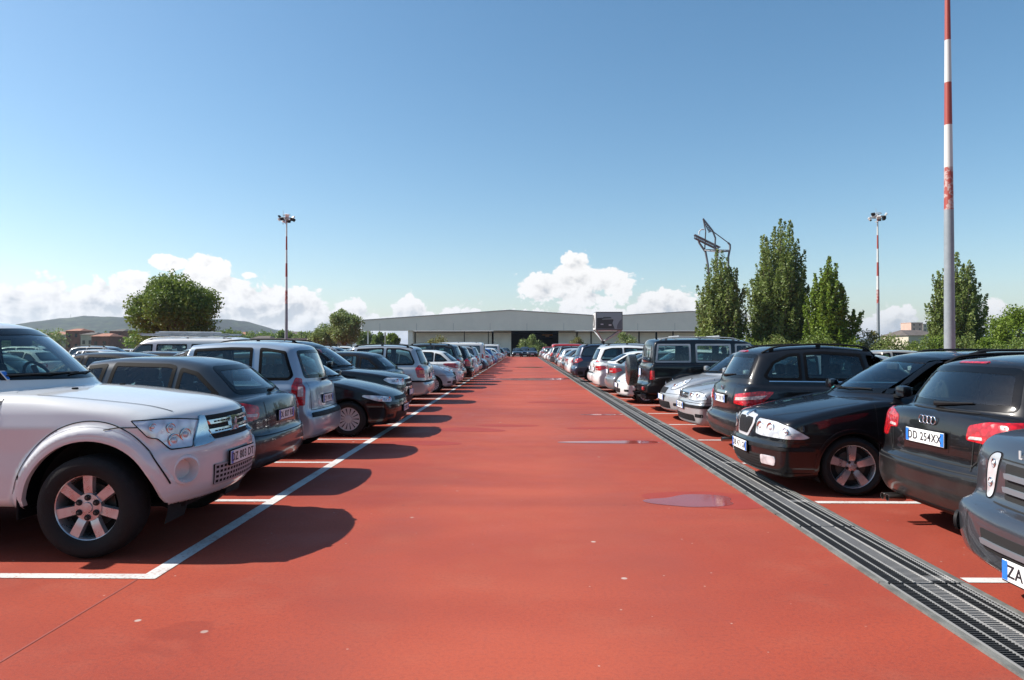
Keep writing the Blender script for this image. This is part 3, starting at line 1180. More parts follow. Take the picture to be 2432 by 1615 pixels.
def copy_car(src, paint_from, paint_to, skip=()):
    n = src.copy(); COL.objects.link(n)
    def rec(a, b):
        for ch in kids(a):
            nm = ch.name.split('.')[0]
            if nm in skip: continue
            c = ch.copy(); COL.objects.link(c); c.parent = b
            if paint_to is not None and c.type == 'MESH':
                for sl in c.material_slots:
                    if sl.material == paint_from:
                        sl.link = 'OBJECT'; sl.material = paint_to
            rec(ch, c)
    rec(src, n)
    return n

# ------------------------------------------------------------------ paints and car models
P_WHITE = paint('white', (.60, .60, .60), dirt=.08)
P_WHITE2 = paint('white_clean', (.62, .62, .61), dirt=.08)
P_BLACK = paint('black', (.0035, .0035, .005), dirt=.035)
P_BLACK2 = paint('black_dusty', (.006, .006, .007), dirt=.20)
P_DGREY = paint('dark_grey', (.022, .029, .037), .35, dirt=.12)
P_ANTH = paint('anthracite', (.028, .032, .038), .35, dirt=.12)
P_GREY = paint('mid_grey', (.20, .21, .22), .5)
P_SILV = paint('silver', (.46, .47, .48), .6, dirt=.2)
P_SILVB = paint('silver_blue', (.33, .39, .46), .55, dirt=.25)
P_BLUE = paint('blue', (.03, .09, .30), .3)
P_DBLUE = paint('dark_blue', (.012, .020, .050), .3)
P_RED = paint('red', (.42, .015, .012), .1)
P_CHAMP = paint('champagne', (.42, .38, .32), .5)
P_GREEN = paint('dark_green', (.012, .030, .022), .3)
P_LR = paint('graphite', (.055, .062, .075), .5, dirt=.1)

HATCH = dict(name='parked_car', L=4.20, W=1.78, H=1.48, xf=.88, xr=3.46, wr=.316, rr=.212, ra=.365, cowl=1.05, belt=.96, hb=.80, hr=.57,
    lower=[(.14, .19), (.03, .26), (0, .40), (.0, .55), (.05, .68), (.22, .78), (.6, .88), (1.05, .965), (1.3, .98), (3.7, 1.0), (4.08, .99), (4.14, .84), (4.13, .66), (4.19, .60), (4.2, .42), (4.14, .25), (3.9, .19)],
    cabin=[(1.0, .88), (1.93, 1.40), (2.35, 1.475), (3.2, 1.455), (3.75, 1.39), (3.86, 1.34), (4.12, .94), (3.9, .8), (1.3, .8)],
    ws=(1.0, .70, 1.36, .54), rw=(1.05, .60, 1.33, .50), seat=2.15, dlo=[(1.35, 1.0), (2.02, 1.36), (2.4, 1.405), (3.15, 1.385), (3.58, 1.30), (3.72, 1.05), (3.6, 1.01)],
    pillars=[(2.32, 2.36, .07), (3.22, 3.24, .05)], mirror=(1.5, 1.03), handles=(2.2, 3.1), paint=P_BLACK, wheel='cap', sill=.26,
    head=[(40, .66), (43, .60), (58, .62), (74, .70), (72, .74), (52, .72), (41, .69)], bulbs=[(46, .655, .05), (54, .665, .042)],
    tail=[([(34, .72), (36, .86), (58, .90), (62, .84), (52, .74)], M_TAIL), ([(38, .775), (39, .81), (46, .82), (45, .78)], M_TCLR, .01, .010)],
    mid_bits=[('grille', 'FC', [(-34, .63), (-33, .69), (33, .69), (34, .63)], M_TRIM, .004, .02), ('lower_grille', 'FC', [(-36, .30), (-34, .43), (34, .43), (36, .30)], M_TRIM, .004, .03)],
    side_bits=[('fog_light', 'FC', [(40, .34), (40, .40), (50, .40), (50, .34)], M_TRIM, .005, .02)],
    hood=[[(1.0, .70), (.55, .66), (.2, .60)]], rwiper=1.06, kw=.17,
    xseams=[('FC', [(-70, .60), (-40, .585), (40, .585), (70, .60)]), ('RC', [(-72, .62), (-40, .60), (40, .60), (72, .62)]), ('RC', [(-35, .99), (-33, .62)]), ('RC', [(35, .99), (33, .62)])],
    mid_extra=1)

M1 = dict(HATCH)  # dark hatchback seen from behind (roof line of an estate-like hatch)
A3 = dict(HATCH, L=4.29, H=1.46, xf=.87, xr=3.45, belt=.98, kc=.12, hb=.79, hr=.55, wheel='ten',
    lower=[(.14, .19), (.03, .26), (0, .40), (.0, .55), (.05, .68), (.22, .78), (.6, .88), (1.1, .95), (1.3, .98), (3.7, 1.01), (4.06, 1.02), (4.16, .98), (4.21, .82), (4.22, .64), (4.285, .59), (4.29, .40), (4.2, .24), (3.9, .19)],
    cabin=[(1.1, .88), (2.0, 1.37), (2.5, 1.445), (3.15, 1.44), (3.45, 1.40), (3.62, 1.355), (4.13, .99), (3.9, .8), (1.3, .8)],
    ws=(1.0, .70, 1.34, .52), rw=(1.03, .68, 1.33, .53), seat=2.2,
    dlo=[(1.45, 1.0), (2.1, 1.33), (2.5, 1.375), (3.1, 1.36), (3.45, 1.27), (3.74, 1.04), (3.6, 1.01)], pillars=[(2.4, 2.44, .07), (3.2, 3.22, .045)],
    tail=[([(42, .79), (41, .91), (52, .95), (76, .945), (78, .90), (64, .82), (50, .76)], M_TAIL, .04, .008), ([(44, .805), (43.5, .835), (52, .84), (52, .81)], M_TCLR, .01, .012)],
    rwiper=1.05, handles=(2.3, 3.15),
    mid_bits=[('grille', 'FC', [(-17, .30), (-21, .70), (21, .70), (17, .30)], M_TRIM, .004, .04),
              ('bumper_trim', 'RC', [(-38, .21), (-36, .29), (36, .29), (38, .21)], M_TRIM, .006, .03)])
AUDI = dict(A3, paint=P_BLACK2, res=.03, zst=.10, H=1.45, kb=.12,
    lower=[(.14, .19), (.03, .26), (0, .40), (.0, .55), (.05, .68), (.22, .78), (.6, .88), (1.1, .95), (1.3, .98), (3.7, 1.01), (4.10, 1.02), (4.19, .98), (4.22, .82), (4.22, .64), (4.285, .59), (4.29, .40), (4.2, .24), (3.9, .19)],
    cabin=[(1.1, .88), (2.0, 1.37), (2.5, 1.44), (3.3, 1.44), (3.72, 1.40), (3.86, 1.355), (4.15, .99), (3.9, .8), (1.3, .8)],
    dlo=[(1.45, 1.0), (2.1, 1.33), (2.5, 1.375), (3.3, 1.36), (3.65, 1.27), (3.85, 1.04), (3.6, 1.01)], rails=(2.2, 3.7, .54, M_TRIM),
    tail=[([(30, .83), (31, .93), (40, .965), (60, .98), (78, .965), (76, .93), (62, .86), (48, .755), (42, .74), (39, .82)], M_TAIL, .03, .008), ([(31.5, .838), (32, .858), (38, .862), (38.5, .842)], M_TCLR, .008, .012)],
    mid_bits=A3['mid_bits'] + [('brake_light', 'R0', [(-.17, 1.362), (-.17, 1.376), (.17, 1.376), (.17, 1.362)], M_TAIL, .008, .005)])

OCT = dict(HATCH, L=4.57, W=1.77, H=1.46, xf=.93, xr=3.51, wr=.318, rr=.235, ra=.37, cowl=.98, belt=.98, wheel='five', kf=.26,
    lower=[(.18, .17), (.05, .20), (0, .33), (-.01, .50), (.02, .545), (.03, .60), (.07, .76), (.16, .81), (.6, .90), (1.15, .985), (1.35, 1.0), (4.1, 1.03), (4.45, 1.02), (4.53, .85), (4.5, .66), (4.56, .6), (4.57, .42), (4.48, .25), (4.2, .19)],
    cabin=[(.90, .90), (1.82, 1.38), (2.25, 1.455), (3.4, 1.465), (4.0, 1.43), (4.25, 1.37), (4.48, 1.0), (4.2, .8), (1.4, .8)],
    zst=.10, ws=(1.02, .72, 1.37, .56), rw=(1.05, .62, 1.35, .50), seat=2.25, dlo=[(1.35, 1.02), (1.95, 1.345), (2.4, 1.39), (3.5, 1.39), (4.0, 1.34), (4.2, 1.08), (4.0, 1.03)],
    pillars=[(2.45, 2.48, .07), (3.4, 3.42, .07)], mirror=(1.45, 1.04), handles=(2.35, 3.3), rails=(2.35, 4.1, .56, M_TRIM), steer=R(-7),
    head=[(22, .60), (21, .715), (23, .765), (42, .755), (53, .72), (64, .61), (60, .588), (30, .588)], headr=.03, bulbs=[(27, .68, .062), (38, .68, .062), (50, .665, .04)],
    tail=[([(36, .62), (36, .92), (56, .95), (60, .70)], M_TAIL)],
    mid_bits=[('grille_frame', 'FC', [(-11, .555), (-18.5, .70), (-17.5, .782), (-6, .79), (0, .80), (6, .79), (17.5, .782), (18.5, .70), (11, .555)], mat('bright_trim', (.62, .62, .64), .25, metal=.35, coat=.5), .006, .03),
              ('grille', 'FC', [(-9, .585), (-15.2, .70), (-14.4, .748), (-4, .752), (0, .728), (4, .752), (14.4, .748), (15.2, .70), (9, .585)], M_TRIM, .014, .02),
              ('emblem', 'FC', [(-2.1, .782), (-1.5, .81), (1.5, .81), (2.1, .782), (1.4, .757), (-1.4, .757)], M_CHR, .02, .02),
              ('lower_grille', 'FC', [(-30, .27), (-31, .40), (31, .40), (30, .27)], M_GAP, .004, .03),
              ('bumper_trim', 'FC', [(-66, .475), (-66, .515), (66, .515), (66, .475)], M_TRIM, .010, .015)],
    side_bits=[('fog_light', 'FC', [(31, .305), (31, .405), (43, .405), (44, .37), (43, .305)], M_HEAD, .010, .02)],
    hood=[[(1.05, .72), (.55, .66), (.2, .50)]],
    xseams=[('FC', [(-72, .56), (-45, .555), (-30, .56)]), ('FC', [(72, .56), (45, .555), (30, .56)]), ('FC', [(-64, .235), (0, .235), (64, .235)])] +
           [('FC', [(-29, z_), (29, z_)]) for z_ in ()])

GOLF4 = dict(HATCH, L=4.15, W=1.735, H=1.44, paint=P_SILV,
    head=[(24, .63), (23, .76), (40, .775), (50, .76), (55, .65), (40, .615)], bulbs=[(30, .70, .06), (42, .70, .055)],
    lower=[(.14, .18), (.03, .22), (0, .38), (.0, .56), (.04, .60), (.07, .76), (.2, .83), (.6, .90), (1.05, .955), (1.3, .98), (3.7, 1.0), (4.0, .99), (4.08, .84), (4.08, .62), (4.14, .58), (4.15, .42), (4.1, .25), (3.9, .19)],
    mid_bits=[('grille', 'FC', [(-20, .645), (-21, .755), (21, .755), (20, .645)], M_CHR, .004, .02), ('grille_bars', 'FC', [(-18, .655), (-19, .69), (19, .69), (18, .655)], M_GAP, .009, .01),
              ('grille_bars', 'FC', [(-19, .705), (-19.5, .742), (19.5, .742), (19, .705)], M_GAP, .009, .01), ('emblem', 'FC', [(-3, .70), (-2, .74), (2, .74), (3, .70), (2, .66), (-2, .66)], M_CHR, .016, .02),
              ('lower_grille', 'FC', [(-40, .27), (-38, .38), (38, .38), (40, .27)], M_TRIM, .006, .03), ('bumper_trim', 'FC', [(-68, .50), (-68, .55), (68, .55), (68, .50)], M_TRIM, .010, .015)])

CITY = dict(HATCH, L=3.62, W=1.66, H=1.50, xf=.74, xr=3.05, wr=.29, rr=.20, ra=.335, cowl=.80, belt=.96, hb=.75, hr=.54, kf=.30,
    lower=[(.14, .19), (.03, .25), (0, .40), (.02, .56), (.10, .70), (.28, .82), (.6, .91), (.9, .96), (1.1, .98), (3.2, 1.0), (3.5, .99), (3.56, .84), (3.56, .62), (3.61, .56), (3.62, .38), (3.56, .25), (3.3, .19)],
    cabin=[(.78, .88), (1.62, 1.42), (1.95, 1.49), (2.7, 1.48), (3.2, 1.40), (3.3, 1.33), (3.55, .96), (3.3, .8), (1.1, .8)],
    ws=(1.0, .66, 1.37, .51), rw=(1.04, .56, 1.32, .47), seat=1.85, dlo=[(1.08, 1.0), (1.68, 1.36), (2.0, 1.41), (2.7, 1.39), (3.05, 1.28), (3.2, 1.05), (3.1, 1.01)],
    pillars=[(2.0, 2.03, .07), (2.75, 2.77, .04)], mirror=(1.22, 1.05), handles=(1.9, 2.7), paint=P_WHITE2,
    head=[(36, .64), (37, .74), (46, .80), (54, .77), (55, .68), (46, .61)], bulbs=[(45, .70, .07)],
    tail=[([(40, .66), (40, .86), (54, .88), (55, .68)], M_TAIL)], rwiper=1.04,
    mid_bits=[('lower_grille', 'FC', [(-26, .30), (-28, .42), (28, .42), (26, .30)], M_TRIM, .004, .04), ('bumper_trim', 'FC', [(-24, .60), (-20, .63), (20, .63), (24, .60)], M_CHR, .006, .01)])
OVAL = dict(CITY, L=3.75, H=1.53, paint=P_SILV,
    head=[(27, .66), (31, .79), (46, .90), (56, .90), (57, .80), (42, .68)], bulbs=[(36, .73, .065), (48, .81, .05)], headr=.09,
    mid_bits=[('grille', 'FC', [(-16, .58), (-20, .70), (20, .70), (16, .58)], M_TRIM, .006, .04), ('lower_grille', 'FC', [(-34, .28), (-32, .42), (32, .42), (34, .28)], M_TRIM, .004, .04)])

IDEA = dict(HATCH, L=3.95, W=1.70, H=1.645, xf=.78, xr=3.28, wr=.305, rr=.205, ra=.35, cowl=.82, belt=1.0, hb=.78, hr=.60, kr=.12,
    lower=[(.14, .2), (.03, .26), (0, .40), (.02, .58), (.10, .74), (.3, .88), (.7, 1.0), (.95, 1.03), (1.2, 1.03), (3.5, 1.05), (3.80, 1.05), (3.84, .84), (3.86, .66), (3.93, .60), (3.95, .42), (3.90, .28), (3.6, .2)],
    cabin=[(.78, .92), (1.55, 1.46), (2.0, 1.60), (2.5, 1.64), (3.1, 1.635), (3.5, 1.59), (3.60, 1.54), (3.82, 1.02), (3.6, .85), (1.1, .85)],
    ws=(1.06, .68, 1.50, .56), rw=(1.10, .60, 1.50, .53), seat=1.9, dlo=[(1.12, 1.06), (1.62, 1.42), (2.0, 1.52), (2.6, 1.55), (3.1, 1.54), (3.42, 1.49), (3.56, 1.14), (3.5, 1.08)],
    pillars=[(1.98, 2.02, .10), (3.0, 2.98, .10)], mirror=(1.3, 1.12), handles=(1.95, 2.85), paint=P_SILVB, wheel='cap', kc=.10,
    tail=[([(49, .74), (47, 1.10), (54, 1.12), (58, 1.0), (59, .74)], M_TAIL, .02, .010), ([(50, .86), (49.5, .99), (53, .99), (54, .86)], M_TCLR, .01, .014)],
    rwiper=1.07, sillz=.25,
    mid_bits=[('grille', 'FC', [(-24, .62), (-22, .72), (22, .72), (24, .62)], M_TRIM, .004, .02), ('bumper_trim', 'RC', [(-44, .575), (-43, .635), (43, .635), (44, .575)], M_TRIM, .014, .02), ],
    head=[(34, .66), (36, .80), (56, .90), (60, .84), (48, .68)], bulbs=[(42, .75, .06)],
    xseams=[('RC', [(-42, .67), (42, .67)]), ('RC', [(-42, 1.05), (-42, .67)]), ('RC', [(42, 1.05), (42, .67)])])

MPV = dict(HATCH, L=4.47, W=1.76, H=1.63, xf=.90, xr=3.6, wr=.32, rr=.205, ra=.37, cowl=1.0, belt=.99, hb=.79, hr=.60, kr=.12,
    lower=[(.14, .19), (.03, .26), (0, .40), (.02, .56), (.10, .72), (.3, .84), (.8, .96), (1.1, 1.0), (1.3, 1.0), (4.0, 1.02), (4.32, 1.02), (4.38, .84), (4.39, .62), (4.46, .57), (4.47, .40), (4.40, .26), (4.1, .2)],
    cabin=[(.95, .9), (1.85, 1.46), (2.3, 1.59), (3.0, 1.625), (3.7, 1.60), (4.02, 1.55), (4.10, 1.50), (4.34, 1.0), (4.1, .8), (1.3, .8)],
    ws=(1.03, .70, 1.48, .55), rw=(1.07, .62, 1.48, .54), seat=2.1, dlo=[(1.35, 1.04), (1.92, 1.40), (2.35, 1.50), (3.0, 1.53), (3.6, 1.52), (3.88, 1.45), (4.04, 1.12), (3.98, 1.05)],
    pillars=[(2.3, 2.33, .08), (3.15, 3.17, .07)], mirror=(1.5, 1.09), handles=(2.25, 3.05), paint=P_SILV, wheel='ten', rails=(2.2, 3.95, .57, M_TRIM),
    tail=[([(45, .72), (43, 1.04), (52, 1.06), (60, .95), (57, .72)], M_TAIL, .03, .008), ([(46, .82), (45.5, .92), (54, .92), (54, .82)], M_AMB, .01, .012)],
    rwiper=1.06, head=[(34, .62), (36, .76), (56, .84), (60, .78), (48, .64)], bulbs=[(42, .70, .06)],
    mid_bits=[('grille', 'FC', [(-24, .60), (-22, .70), (22, .70), (24, .60)], M_TRIM, .004, .02), ('bumper_trim', 'RC', [(-70, .60), (-70, .645), (70, .645), (70, .60)], M_TRIM, .008, .02),
              ('lower_grille', 'FC', [(-36, .28), (-34, .41), (34, .41), (36, .28)], M_TRIM, .004, .03)])

MERC = dict(MPV, L=4.30, W=1.79, H=1.60, xr=3.52, paint=P_BLACK2, kc=.12, hr=.56, wr=.325, rr=.22,
    lower=[(.14, .19), (.03, .26), (0, .40), (.02, .56), (.10, .72), (.3, .84), (.8, .96), (1.1, 1.0), (1.3, 1.0), (3.8, 1.04), (4.12, 1.05), (4.20, .86), (4.20, .60), (4.28, .56), (4.30, .40), (4.22, .25), (3.9, .2)],
    cabin=[(.95, .9), (1.85, 1.42), (2.3, 1.545), (2.9, 1.595), (3.5, 1.565), (3.84, 1.50), (3.92, 1.44), (4.18, 1.02), (4.0, .8), (1.3, .8)],
    ws=(1.03, .70, 1.45, .53), rw=(1.10, .70, 1.44, .57), dlo=[(1.4, 1.06), (1.95, 1.38), (2.35, 1.45), (2.9, 1.49), (3.4, 1.45), (3.64, 1.34), (3.80, 1.14), (3.72, 1.08)],
    pillars=[(2.25, 2.32, .06), (3.22, 3.20, .045)], rails=(2.1, 3.75, .54, M_TRIM), mirror=(1.55, 1.1),
    tail=[([(37, .76), (38, .885), (60, .94), (72, .93), (64, .80), (56, .74)], M_TAIL, .03, .008), ([(39.5, .805), (40, .845), (66, .885), (62, .835)], M_TCLR, .008, .012)],
    mid_bits=[('bumper_trim', 'RC', [(-17, .875), (-16, .91), (16, .91), (17, .875)], M_CHR, .012, .01), ('brake_light', 'R0', [(-.16, 1.475), (-.16, 1.495), (.16, 1.495), (.16, 1.475)], M_TAIL, .014, .006),
              ('grille', 'FC', [(-18, .60), (-20, .74), (20, .74), (18, .60)], M_TRIM, .004, .02)],
    side_bits=[('window_trim', 'S', [(1.4, 1.045), (1.4, 1.058), (3.72, 1.078), (3.72, 1.064)], M_CHR, .008, .004)],
    xseams=[('RC', [(-36, .62), (36, .62)]), ('RC', [(-36, 1.05), (-33, .62)]), ('RC', [(36, 1.05), (33, .62)])], rwiper=1.13)

SUV = dict(HATCH, L=4.70, W=1.86, H=1.72, xf=.92, xr=3.72, wr=.355, rr=.235, ra=.41, cowl=1.15, belt=1.07, hb=.83, hr=.62, sill=.34, sillz=.33, zfloor=.5,
    lower=[(.16, .26), (.04, .34), (0, .48), (.01, .70), (.05, .90), (.18, .97), (.6, 1.04), (1.15, 1.09), (1.35, 1.10), (4.2, 1.12), (4.52, 1.12), (4.58, .95), (4.58, .72), (4.68, .66), (4.70, .48), (4.62, .32), (4.3, .27)],
    cabin=[(1.08, .98), (1.9, 1.55), (2.3, 1.68), (3.0, 1.715), (3.9, 1.69), (4.25, 1.64), (4.33, 1.58), (4.55, 1.1), (4.3, .9), (1.4, .9)],
    ws=(1.12, .74, 1.58, .58), rw=(1.16, .66, 1.56, .55), seat=2.3, dlo=[(1.45, 1.12), (1.98, 1.50), (2.35, 1.59), (3.0, 1.62), (3.8, 1.60), (4.12, 1.52), (4.28, 1.20), (4.2, 1.14)],
    pillars=[(2.4, 2.43, .08), (3.35, 3.37, .08)], mirror=(1.6, 1.18), handles=(2.35, 3.25), paint=P_BLACK, wheel='ten', rails=(2.3, 4.15, .60, M_TRIM),
    head=[(30, .76), (29, .90), (40, .92), (60, .93), (64, .88), (56, .80), (40, .755)], bulbs=[(36, .84, .062), (47, .85, .05)],
    tail=[([(38, .86), (40, 1.02), (60, 1.06), (66, .98), (54, .86)], M_TAIL, .03, .008), ([(40, .90), (40.5, .94), (52, .95), (50, .90)], M_TCLR, .01, .012)], rwiper=1.17,
    mid_bits=[('grille', 'FC', [(-26, .70), (-27, .90), (27, .90), (26, .70)], M_CHR, .004, .03), ('grille_bars', 'FC', [(-24, .72), (-25, .785), (25, .785), (24, .72)], M_GAP, .010, .01), ('grille_bars', 'FC', [(-25, .81), (-25, .875), (25, .875), (25, .81)], M_GAP, .010, .01),
              ('lower_grille', 'FC', [(-34, .40), (-32, .54), (32, .54), (34, .40)], M_TRIM, .004, .03), ('bumper_trim', 'RC', [(-66, .36), (-66, .50), (66, .50), (66, .36)], M_TRIM, .006, .03)],
    xseams=[('RC', [(-36, .68), (36, .68)]), ('RC', [(-36, 1.1), (-33, .68)]), ('RC', [(36, 1.1), (33, .68)])])

SEDAN = dict(HATCH, L=4.60, W=1.79, H=1.43, xf=.90, xr=3.62, cowl=1.15, belt=.95, paint=P_GREY, wheel='ten', kr=.22,
    lower=[(.14, .19), (.03, .26), (0, .40), (.0, .55), (.05, .68), (.22, .76), (.6, .85), (1.15, .94), (1.4, .96), (3.6, .98), (4.1, 1.02), (4.50, 1.03), (4.54, .98), (4.52, .66), (4.59, .60), (4.60, .42), (4.52, .25), (4.2, .19)],
    cabin=[(1.1, .86), (2.05, 1.36), (2.5, 1.425), (3.1, 1.41), (3.5, 1.32), (4.15, .99), (3.9, .8), (1.4, .8)],
    ws=(.98, .70, 1.33, .52), rw=(1.06, .60, 1.30, .50), seat=2.25, dlo=[(1.45, .98), (2.12, 1.31), (2.5, 1.36), (3.05, 1.34), (3.45, 1.24), (3.85, 1.03), (3.7, .99)],
    pillars=[(2.42, 2.46, .07), (3.3, 3.32, .045)], mirror=(1.6, 1.02), handles=(2.3, 3.15), rwiper=0,
    tail=[([(26, .78), (28, .90), (58, .92), (62, .84), (50, .76)], M_TAIL, .03, .008), ([(30, .80), (30.5, .83), (44, .83), (43, .80)], M_TCLR, .01, .012)],
    xseams=[('RC', [(-36, .64), (36, .64)]), ('RC', [(-36, 1.02), (-33, .64)]), ('RC', [(36, 1.02), (33, .64)])])

BOX = dict(HATCH, zst=.0, L=4.60, W=1.86, H=1.84, xf=.78, xr=3.60, wr=.39, rr=.21, ra=.455, cowl=1.30, belt=1.16, hb=.83, hr=.72, sill=.42, sillz=.40, kl=.05, kc=.05, kw=.05, kb=.03, kf=.07, kr=.03, z0=.8, zfloor=.62, flare=.05, flw=.10, lip=.10, crown=.02, ww=.25, lipm=M_TRIM,
    sec=[(.3, .93), (.45, .97), (.75, .99), (.85, 1.0), (1.1, .985), (1.3, .96)], tr=.02, tf=.03,
    lower=[(.14, .40), (.02, .46), (0, .62), (.04, .68), (.06, 1.02), (.2, 1.12), (.8, 1.17), (1.3, 1.20), (4.3, 1.20), (4.47, 1.19), (4.49, .72), (4.58, .68), (4.60, .50), (4.5, .42)],
    cabin=[(1.25, 1.1), (1.85, 1.72), (2.05, 1.80), (3.0, 1.835), (4.2, 1.82), (4.40, 1.78), (4.47, 1.18), (4.3, 1.0), (1.5, 1.0)],
    ws=(1.24, .76, 1.70, .67), rw=(1.24, .66, 1.66, .60), seat=2.35, dlo=[(1.62, 1.22), (2.0, 1.68), (4.28, 1.68), (4.34, 1.22)], pillars=[(2.42, 2.42, .10), (3.40, 3.40, .12)],
    mirror=(1.6, 1.26), handles=(2.3, 3.3), paint=P_BLACK, wheel='five', rails=(2.2, 4.2, .62, M_STEEL), winframe=M_STEEL,
    head=[(30, .86), (30, 1.0), (46, 1.0), (47, .86)], bulbs=[(38, .93, .06)], tail=[([(47, .80), (47, 1.02), (53.5, 1.02), (54, .80)], M_TAIL, .02, .010)], rwiper=0,
    mid_bits=[('grille', 'FC', [(-24, .84), (-24, 1.0), (24, 1.0), (24, .84)], M_TRIM, .004, .02), ('bumper_trim', 'RC', [(-60, .46), (-60, .64), (60, .64), (60, .46)], M_TRIM, .008, .03)],
    xseams=[('S', [(4.36, 1.2), (4.36, .7)]), ('R0', [(-.25, 1.7), (-.25, .72)])], hood=[])

VAN = dict(BOX, zst=0.0, name='parked_van', L=4.80, W=1.84, H=1.94, xf=.95, xr=3.85, wr=.32, rr=.20, ra=.37, cowl=.72, belt=1.16, hb=.86, hr=.76, flare=0, lip=.03, ww=.2, sill=.28, sillz=.26, kw=.10, kc=.12, lipm=P_WHITE,
    lower=[(.14, .22), (.03, .30), (0, .46), (.02, .66), (.10, .86), (.35, 1.05), (.7, 1.16), (1.0, 1.18), (4.5, 1.2), (4.72, 1.19), (4.73, .60), (4.79, .55), (4.80, .40), (4.7, .26)],
    cabin=[(.65, 1.05), (1.15, 1.62), (1.45, 1.86), (2.0, 1.93), (4.2, 1.935), (4.6, 1.90), (4.68, 1.80), (4.73, 1.2), (4.5, 1.0), (1.1, 1.0)],
    ws=(1.20, .76, 1.74, .66), rw=(1.26, .66, 1.72, .62), seat=1.7, dlo=[(1.05, 1.22), (1.45, 1.70), (4.4, 1.70), (4.44, 1.22)], pillars=[(1.98, 2.0, .12), (3.1, 3.1, .14)],
    mirror=(1.15, 1.28), handles=(1.9,), paint=P_WHITE, wheel='cap', rails=(1.6, 4.4, .70, M_STEEL), winframe=M_RUB, zfloor=.55,
    tail=[([(49, .74), (49, 1.14), (54.5, 1.14), (55, .74)], M_TAIL, .02, .010)], head=[(34, .70), (34, .84), (52, .86), (52, .72)], mid_bits=[('grille', 'FC', [(-28, .72), (-26, .84), (26, .84), (28, .72)], M_TRIM, .004, .02)], xseams=[('R0', [(0, 1.75), (0, .62)])])

PAJ = dict(BOX, L=4.80, W=1.88, H=1.85, xf=.785, xr=3.57, wr=.387, rr=.250, ra=.51, cowl=1.33, holes=[(42, .63, .094)], belt=1.21, hb=.82, hr=.67, sill=.39, sillz=.40, kl=.085, kc=.08, kw=.22, kf=.44, kr=.10, res=.023, crown=.06,
    flare=.05, flw=.115, lip=.10, ww=.265, name='parked_suv', z0=.82, ef=.95, tf=.04, zst=0.0,
    sec=[(.3, .89), (.45, .935), (.62, .945), (.80, .94), (.98, .95), (1.10, .925), (1.22, .87), (1.4, .84)],
    lower=[(.26, .33), (.10, .36), (.02, .45), (0, .62), (.0, .79), (.025, .835), (.07, .86), (.10, 1.04), (.17, 1.10), (.40, 1.165), (.9, 1.225), (1.35, 1.265), (2.0, 1.27), (4.5, 1.22), (4.72, 1.2), (4.75, .74), (4.79, .7), (4.8, .55), (4.7, .42)],
    cabin=[(1.26, 1.18), (1.84, 1.69), (2.06, 1.81), (2.6, 1.85), (3.6, 1.85), (4.4, 1.81), (4.6, 1.74), (4.72, 1.2), (4.5, 1.0), (1.6, 1.0)],
    ws=(1.335, .75, 1.745, .64), rw=(1.26, .66, 1.60, .58), seat=2.45, dlo=[(1.80, 1.28), (2.22, 1.71), (4.28, 1.70), (4.4, 1.28)], pillars=[(2.8, 2.8, .12), (3.85, 3.85, .10)],
    mirror=(2.05, 1.34), handles=(2.75, 3.8), paint=P_WHITE, lipm=P_WHITE, wheel='seven', rails=None, winframe=M_RUB,
    head=[(38, .80), (31, 1.01), (44, 1.035), (54, 1.043), (65, 1.038), (62, .985), (58, .905), (54, .89), (49, .80)], headr=.02, bulbs=[(46.5, .865, .058), (40.5, .90, .055), (48, .965, .042), (56, .985, .032)],
    mid_bits=[('grille', 'FC', [(-24, .835), (-28, 1.03), (28, 1.03), (24, .835)], M_GAP, .004, .01)],
    hood=[[(1.3, .74), (.9, .70), (.55, .645), (.30, .60)]],
    side_bits=[],
    xseams=[('FC', [(62, .985), (70, .985), (76, .97)]), ('FC', [(-62, .985), (-70, .985), (-76, .97)]), ('S', [(1.52, 1.24), (1.54, .9), (1.52, .5)]),
            ('S', [(.785 + .575 * math.cos(R(q)), .40 + .635 * math.sin(R(q))) for q in range(8, 170, 3)])])

LR = dict(BOX, L=4.83, W=1.94, H=1.80, xf=.95, xr=3.78, wr=.385, rr=.25, ra=.45, cowl=1.3, belt=1.14, paint=P_LR, lipm=P_LR, winframe=M_RUB, kf=.20, kl=.06, lip=.05, flare=.0, res=.03, name='parked_suv', rails=None, ef=.9, zst=0.0, z0=.68,
    lower=[(.22, .24), (.05, .28), (.0, .42), (.0, .58), (.04, .625), (.14, .65), (.16, .90), (.19, .98), (.28, 1.055), (.8, 1.12), (1.3, 1.16), (4.3, 1.18), (4.75, 1.17), (4.77, .75), (4.82, .7), (4.83, .5), (4.7, .30)],
    head=[(40.5, .66), (39, .955), (44.5, .955), (47.5, .91), (47, .76), (45, .66)], bulbs=[(43, .88, .03), (43.6, .76, .03)], headr=.05,
    mid_bits=[('grille', 'FC', [(-33, .69), (-35, .90), (35, .90), (33, .69)], M_GAP, .004, .02), ('lower_grille', 'FC', [(-28, .40), (-30, .52), (30, .52), (28, .40)], M_GAP, .004, .02)],
    side_bits=[], xseams=[('FC', [(-38, .655), (38, .655)]), ('FC', [(41, .26), (40, .62)]), ('FC', [(-41, .26), (-40, .62)]), ('FC', [(-40, .92), (40, .92)])])


